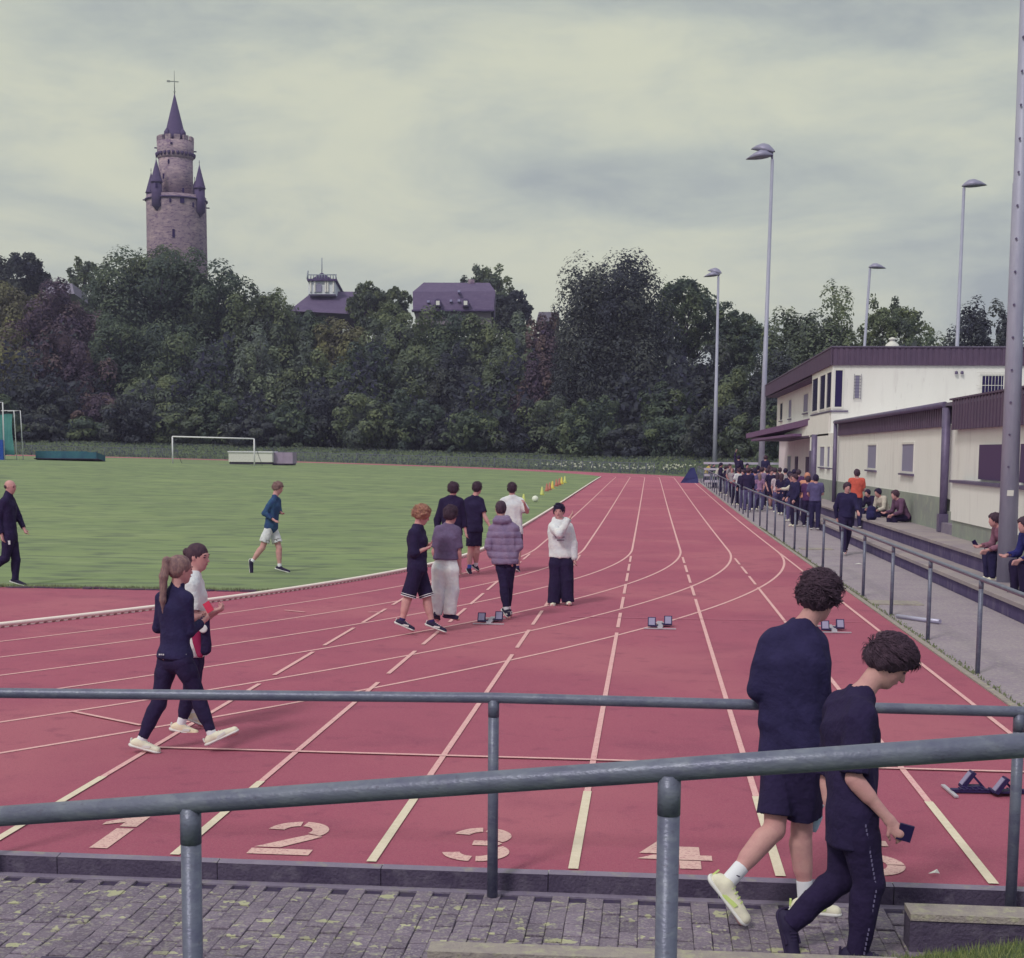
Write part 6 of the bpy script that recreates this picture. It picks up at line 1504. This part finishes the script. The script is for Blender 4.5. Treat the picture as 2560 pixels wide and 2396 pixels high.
spect('stand', 'man in an open dark jacket over a white shirt, facing left by the broken handrail', 1985, 1318, -60, 1.02, C_NAVY, C_INK, H_BROWN, C_SHOEW)
spect('tee', 'broad man in a slate T-shirt seen from behind, nearest of the standing crowd', 2036, 1326, 178, 1.03, GRY2, C_NAVY, H_BLACK, C_SHOEB)
spect('walk', 'walker in a dark training top coming towards the camera past the orange vest', 2112, 1388, 8, 1.02, C_NAVY, C_BLACK, H_DARK, C_SHOEB)
spect('girl', 'woman in a pale top and grey trousers seen from behind in the crowd', 1941, 1284, 175, 1.0, PALE, GRY2, H_DARK, C_SHOEW)
spect('stand', 'person in a mid blue jacket left of the woman in the pale top', 1916, 1270, 150, 1.02, BLUE, C_INK, H_DARK, C_SHOEW)
spect('girl', 'girl with light braided hair and a dusty pink top in the crowd', 1896, 1280, -160, .97, PINK, GRY2, H_BLOND, C_SHOEB)
spect('stand', 'person in black with a backpack left of the girl in dusty pink', 1876, 1268, 170, 1.0, C_BLACK, C_BLACK, H_BLACK, C_SHOEW)
spect('stand', 'person in a black jacket and grey trousers close to the handrail', 1856, 1276, -30, 1.0, C_BLACK, GRY2, H_DARK, C_SHOEW)
spect('lean', 'person in wine coloured top leaning near the handrail gap', 1838, 1266, 20, 1.0, WINE, C_BLACK, H_BROWN, C_SHOEW)
spect('stand', 'person in a black shirt with hands on the handrail left of the wine top', 1812, 1244, 90, 1.0, C_INK, C_BLACK, H_DARK, C_SHOEB)
spect('lean', 'person in a white shirt bending over the far handrail', 1788, 1228, 75, 1.0, CREAM, GRY2, H_BLACK, C_SHOEW)
spect('lean', 'person in a yellow top at the far end of the handrail', 1764, 1214, 80, 1.0, YEL, C_BLACK, H_DARK, C_SHOEB)
spect('lean', 'dark dressed person right next to the yellow top', 1775, 1216, 60, 1.0, C_BLACK, GRY2, H_BLACK, C_SHOEB)
spect('girl', 'long haired girl with fair hair just left of the black jacket', 1829, 1250, -20, 1.0, STONE, C_BLACK, H_BLOND, C_SHOEW)
spect('wave', 'person in dark clothes waving one arm above the crowd', 1846, 1168, 160, 1.02, C_BLACK, C_BLACK, H_BLACK, C_SHOEB, D=78, z=.55)
spect('stand', 'person in a white sweatshirt in the rear row by the clubhouse doors', 1948, 1232, 185, 1.0, CREAM, GRY2, H_DARK, C_SHOEW, D=66)
spect('stand', 'person in stone grey right of the white sweatshirt, rear row', 1962, 1232, 150, 1.0, STONE, C_BLACK, H_BLACK, C_SHOEW, D=64)
spect('stand', 'person in a navy hooded top below the brown clubhouse door', 1984, 1232, 165, 1.03, C_NAVY, C_BLACK, H_BLACK, C_SHOEB, D=58)
spect('tee', 'person in wine red top at the rear, left of the white sweatshirt', 1929, 1230, 200, 1.0, WINE, C_BLACK, H_DARK, C_SHOEB, D=68)
spect('stand', 'person in dark blue far back beside the foot of the tall pole', 1912, 1220, 140, 1.06, C_NAVY, C_BLACK, H_BROWN, C_SHOEB, D=76, z=.5)
spect('girl', 'fair haired girl with a pale shirt behind the mid blue jacket', 1909, 1240, 30, 1.0, PALE, C_BLACK, H_BLOND, C_SHOEB, D=70)
spect('tee', 'person in black in the rear row left of the fair haired girl', 1893, 1236, 160, 1.0, C_BLACK, C_INK, H_BLACK, C_SHOEB, D=72)
spect('stand', 'person with a bright orange hood standing by the clubhouse door', 2016, 1262, 170, 1.03, cw('soft_orange', (214, 150, 120)), C_BLACK, cw('soft_orange', (214, 150, 120)), C_SHOEB, D=50)
spect('lean', 'light haired person in a cream top bending beside the man in the open jacket', 1999, 1288, -110, 1.0, CREAM, GRY2, H_BLOND, C_SHOEB, D=51)
spect('tee', 'dark haired person in wine between the cream top and the slate T-shirt', 2018, 1282, 190, .98, WINE, C_BLACK, H_DARK, C_SHOEB, D=48.5)
spect('shorts', 'person in black shirt and shorts walking at the middle of the crowd', 1926, 1262, 20, 1.0, C_BLACK, C_INK, H_DARK, C_SHOEW, D=62)
spect('shorts', 'person in slate shorts partly hidden behind the black backpack', 1884, 1250, 170, 1.0, C_NAVY, GRY2, H_DARK, C_SHOEW, D=66)
spect('stand', 'person in dark top near the end of the terrace steps, rear row', 1972, 1256, 130, 1.0, C_BLACK, C_BLACK, H_BLACK, C_SHOEB, D=56)
spect('tee', 'person in a bright orange vest standing on the first terrace step, back to the camera', 2138, 1322, 188, 1.0, ORG, C_NAVY, H_DARK, C_SHOEB, z=.28)
more = [('stand', 'person in a taupe jacket in the thick of the crowd', 1902, 1256, 150, C_TAUPE, GRY2, H_DARK, 63), ('tee', 'person in pale pink T-shirt facing away in the rear row', 1936, 1246, 190, PALE, C_BLACK, H_DARK, 63),
 ('girl', 'girl in a black top with brown hair beside the cream sweatshirts', 1952, 1262, 160, C_BLACK, C_NAVY, H_BROWN, 57), ('stand', 'person in dark slate behind the girl in dusty pink', 1886, 1262, 175, GRY2, C_BLACK, H_BLACK, 61),
 ('tee', 'person in a white T-shirt near the handrail gap', 1846, 1258, -150, C_WHITE, C_BLACK, H_DARK, 66), ('stand', 'person in black behind the wine coloured top', 1844, 1238, 120, C_INK, C_BLACK, H_BLACK, 74),
 ('girl', 'girl in stone grey near the far part of the crowd', 1822, 1232, 60, STONE, GRY2, H_DARK, 78), ('stand', 'person in navy left of the light haired bending person', 1976, 1276, -150, C_NAVY, GRY2, H_DARK, 52),
 ('walk', 'person in a dark hoodie walking behind the waving person', 1866, 1226, 20, C_BLACK, C_INK, H_BLACK, 80), ('tee', 'person in a cream T-shirt by the foot of the tall pole', 1922, 1238, 170, CREAM, C_BLACK, H_DARK, 69),
 ('stand', 'person in wine jacket at the rear right of the crowd', 1994, 1256, 160, WINE, C_BLACK, H_DARK, 57), ('stand', 'tall person in black in the middle of the crowd', 1868, 1270, 165, C_BLACK, GRY2, H_DARK, 59.5),
 ('girl', 'girl with long brown hair in mid blue close to the handrail', 1872, 1256, -10, BLUE, C_BLACK, H_BROWN, 65), ('stand', 'person in black leaning at the rail left of the hands-on-rail person', 1800, 1236, 95, C_BLACK, C_BLACK, H_BLACK, 82)]
for k, l_, x, y, rz, a_, b2_, h_, D in more: spect(k, l_, x, y, rz, random.uniform(.97, 1.06), a_, b2_, h_, C_SHOEW if random.random() < .5 else C_SHOEB, D=D)
g2 = 'people sitting on the terrace steps'
spect('sit', 'girl in a cream shirt sitting on the terrace step', 2216, 1293, -60, 1.0, CREAM, C_NAVY, H_BLACK, C_SHOEW, z=.61, group=g2)
spect('sit', 'boy in a brown striped jacket hunched forward on the terrace step', 2264, 1306, -68, 1.04, BRN, C_INK, H_BROWN, C_SHOEW, z=.61, group=g2)
spect('sit', 'person in black crouching on the step left of the girl in cream', 2184, 1285, -50, .9, C_BLACK, C_NAVY, H_BLACK, C_SHOEB, z=.61, group=g2)
spect('sit', 'boy in a rust T-shirt with curly dark hair sitting left of the thick pole', 2530, 1386, -80, 1.0, cw('rust', (150, 104, 118)), C_NAVY, H_DARK, C_SHOEW, D=25.6, z=.61, group=g2)
spect('sit', 'person in a bright navy jacket sitting right of the thick pole', 2606, 1418, -70, 1.05, cw('royal_navy', (50, 50, 112)), C_INK, H_DARK, C_SHOEB, D=23.2, z=.61, group=g2)
for o_ in TPL.values():
    for ch in list(o_.children):
        for g in list(ch.children): bpy.data.objects.remove(g)
        bpy.data.objects.remove(ch)
    bpy.data.objects.remove(o_)
def bag(label, c, rgb, s=1.0, nm='backpack'):
    t_ = thing(nm, label, 'bag', tuple(c)); S = SDF(); S.cone((0, 0, .08*s), (0, .02, .30*s), .12*s, .10*s, .03, wide=(1, 0, 0), ws=.8); S.cone((0, -.10*s, .1*s), (0, -.10*s, .18*s), .07*s, .06*s, .03, wide=(1, 0, 0), ws=.75)
    me = S.mesh('pack_body', .02, fold=.01); me.materials.append(cloth('bag_'+str(rgb[0])+str(rgb[2]), rgb)); link_obj('pack_body', me, None, t_)
    B = MB(); B.path([(-.05, .05, .38*s), (-.03, .08, .44*s), (.03, .08, .44*s), (.05, .05, .38*s)], [.01]*4, 6); B.build('strap', C_BLACK, t_)
p = gp(2466, 1428, .28); bag('dark wine backpack lying at the feet of the boy with the phone', p, (82, 58, 100), 1.0)
p = gp(2490, 1436, .28); bag('black backpack standing between the wine backpack and the thick pole', p, (46, 36, 80), 1.1)
p = gp(2178, 1300, .61); bag('black backpack lying beside the girl in the cream shirt', p, (44, 40, 82), 1.0)
p = gp(2552, 1378, .61); bag('grey blue backpack on the step right of the thick pole', p, (108, 112, 150), 1.2)
js_ = standj(armL=(12, 60), armR=(8, 76), lean=28, seat=True)['wr']; a_ = math.radians(-80); p6 = atD(2530, 1386, 25.6); c = np.array([p6[0]+js_[0]*math.cos(a_)-js_[1]*math.sin(a_)-.085, p6[1]+js_[0]*math.sin(a_)+js_[1]*math.cos(a_), .61+js_[2]+.05]); tag(MB().obox(c, V3(.03, .02, 0), V3(0, 0, .01), V3(-.03, .05, 0)).build('phone', MATS['phone_black']), 'small black phone held by the boy sitting beside the thick pole', 'phone')

# ------------------------------------------------------------------ starting blocks
M_pad = mat('block_pad', (150, 142, 162), .6); M_blk = mat('block_black', (48, 36, 76), .6); M_blka = mat('block_alu', (196, 190, 186), .4, metal=.3)
def block(label, x, y, rz=0.0, flat=False):
    p = gp(x, y, .012); t_ = thing('starting_block', label, 'starting block', tuple(p), rz, 'starting blocks on the lanes'); t_.scale = (.86, .9, .70) if not flat else (.7, .85, .66)
    B = MB(); B.box((-.04, -.05, 0), (.04, .78, .035)); 
    for k in range(14): B.box((-.048, .02+k*.052, .036), (.048, .04+k*.052, .046))
    B.build('centre_rail', M_blk if flat else M_blka, t_); MB().box((-.26, -.08, 0), (.26, -.045, .02)).build('front_bar', M_blka, t_); MB().box((-.2, .70, 0), (.2, .74, .02)).build('rear_bar', M_blka, t_)
    for q, yy in ((-1, .12), (1, .34)):
        B = MB(); B.obox((q*.135, yy, .115), (.066, 0, 0), (0, .048, .085), (0, .016, -.009)); pd = B.build('pedal', M_blk, t_)
        MB().obox((q*.135, yy-.0195, .127), (.05, 0, 0), (0, .038, .067), (0, .003, -.0017)).build('pad_face', M_pad, pd)
        B = MB(); B.obox((q*.09, yy+.09, .09), (.012, 0, 0), (0, .05, -.07), (0, .008, .006)); B.box((min(q*.03, q*.17), yy-.07, .03), (max(q*.03, q*.17), yy+.12, .05)); B.build('support', M_blk, t_)
    return t_
block('starting block in lane two at the feet of the person in the puffer jacket', 1222, 1560)
block('lone starting block in lane four in the middle of the track', 1650, 1572)
block('starting block in lane six beyond the two nearest boys', 2086, 1581)
block('black starting block lying sideways in lane six near the right edge', 2392, 1980, -1.5, True)

# ------------------------------------------------------------------ foreground walls and grass
def wall_strip(label, xa, xb, y_back, y_front, D0, zb, nm='low_wall', mt=M_concd, mc=M_conctop, cat='wall'):
    p0 = atD(xa, (y_back+y_front)/2, D0); p1 = atD(xb, (y_back+y_front)/2+(xb-xa)*.0345, D0)
    return p0, p1
def capwall(label, pa_, pb_, wd, zt, zb, segs):
    t_ = thing('low_wall', label, 'wall'); d = (pb_-pa_); d[2] = 0; L_ = np.linalg.norm(d); d /= L_; n = np.array([-d[1], d[0], 0])
    n_ = segs
    for k in range(n_):
        a = pa_+d*(L_*k/n_+.002); b = pa_+d*(L_*(k+1)/n_-.002); c = (a+b)/2; c[2] = 0
        MB().obox(c+np.array([0, 0, (zt-.035+zb)/2]), d*(np.linalg.norm(b-a)/2), n*(wd/2-.008), (0, 0, (zt-.035-zb)/2)).build('wall_block', M_concd, t_)
        MB().obox(c+np.array([0, 0, zt-.0175+random.uniform(-.002, .002)]), d*(np.linalg.norm(b-a)/2), n*wd/2, (0, 0, .0175)).build('cap_stone', M_conctop, t_)
    return t_, d, n
h0 = gp(1072, 2366, .035); h1 = gp(2250, 2406, .035); capwall('low pale capped edging wall along the bottom of the picture, in front of the setts', h0, h1, .15, .035, -.4, 2)
h0 = gp(104, 2392, .0); h1 = gp(560, 2412, .0); t_ = thing('low_wall', 'dark low step edge at the bottom left corner', 'wall'); B = MB(); d = nrm(h1-h0); B.obox((h0+h1)/2+np.array([0, -.08, -.2]), d*np.linalg.norm(h1-h0)/2, (0, .09, 0), (0, 0, .2)); B.build('step_edge', M_concd, t_)
h0 = gp(2268, 2272, .106); h1 = h0+nrm(gp(2560, 2283, .106)-h0)*2.6; t2, d2_, n2_ = capwall('chunky dark concrete wall end with a pale cap at the lower right', h0, h1, .19, .106, -.45, 2)
# ivy on the low wall
V = []; F = []
h0 = gp(1080, 2372, .03); h1 = gp(1500, 2390, .03)
for k in range(420):
    u_ = random.random()**1.3; c = h0*(1-u_)+h1*u_+np.array([0, -.09+random.uniform(-.03, .01), -random.uniform(.02, .22)]); s_ = random.uniform(.008, .018); a = nrm(np.array([random.uniform(-1, 1), -.3, random.uniform(-1, 1)])); b = nrm(np.cross(a, (0.2, -1, .3)))
    i = len(V); V += [c-a*s_, c+b*s_*.6, c+a*s_, c-b*s_*.6]; F.append((i, i+1, i+2, i+3))
tag(link_obj('wall_ivy', np_mesh('wall_ivy', V, F), mat('ivy_leaf', (84, 92, 84), .7, .8, 30, 0, 0, rgb2=(60, 60, 80))), kind='stuff')
# grass bank at the lower right corner and blades
q0 = gp(2180, 2400, .0)
bx0, by0 = q0[0], q0[1]
def bankz(x, y): return -.06+np.clip((np.asarray(x)-bx0)*.17, -.1, .32)+np.clip((by0-.02-np.asarray(y))*.1, -.02, .3)*0
bk_ = grid_patch('grass_bank', bx0-.35, bx0+2.6, by0-2.6, by0+.13, 30, 30, bankz, 0, M_rough); tag(bk_, kind='structure')
n_ = 26000; x = RNG.uniform(bx0-.3, bx0+1.6, n_); y = RNG.uniform(by0-.9, by0+.14, n_); z = bankz(x, y); hh = RNG.uniform(.012, .05, n_)*(1+.6*(RNG.random(n_) < .08)); a = RNG.uniform(0, 2*PI, n_); wd_ = .0022
P0 = np.column_stack([x-np.cos(a)*wd_, y-np.sin(a)*wd_, z]); P1 = np.column_stack([x+np.cos(a)*wd_, y+np.sin(a)*wd_, z]); P2 = np.column_stack([x+RNG.normal(0, .012, n_), y+RNG.normal(0, .012, n_), z+hh])
V = np.stack([P0, P1, P2], 1).reshape(-1, 3); i = np.arange(n_)*3; me = np_mesh('grass_blades', V, np.stack([i, i+1, i+2], 1)); at = me.attributes.new('tint', 'FLOAT', 'POINT'); at.data.foreach_set('value', np.repeat(RNG.random(n_), 3).astype(np.float32))
me.materials.append(leaf_mat('grass_blade', (96, 108, 76), (128, 142, 84), (176, 178, 116))); tag(link_obj('grass_blades', me, None), kind='stuff')
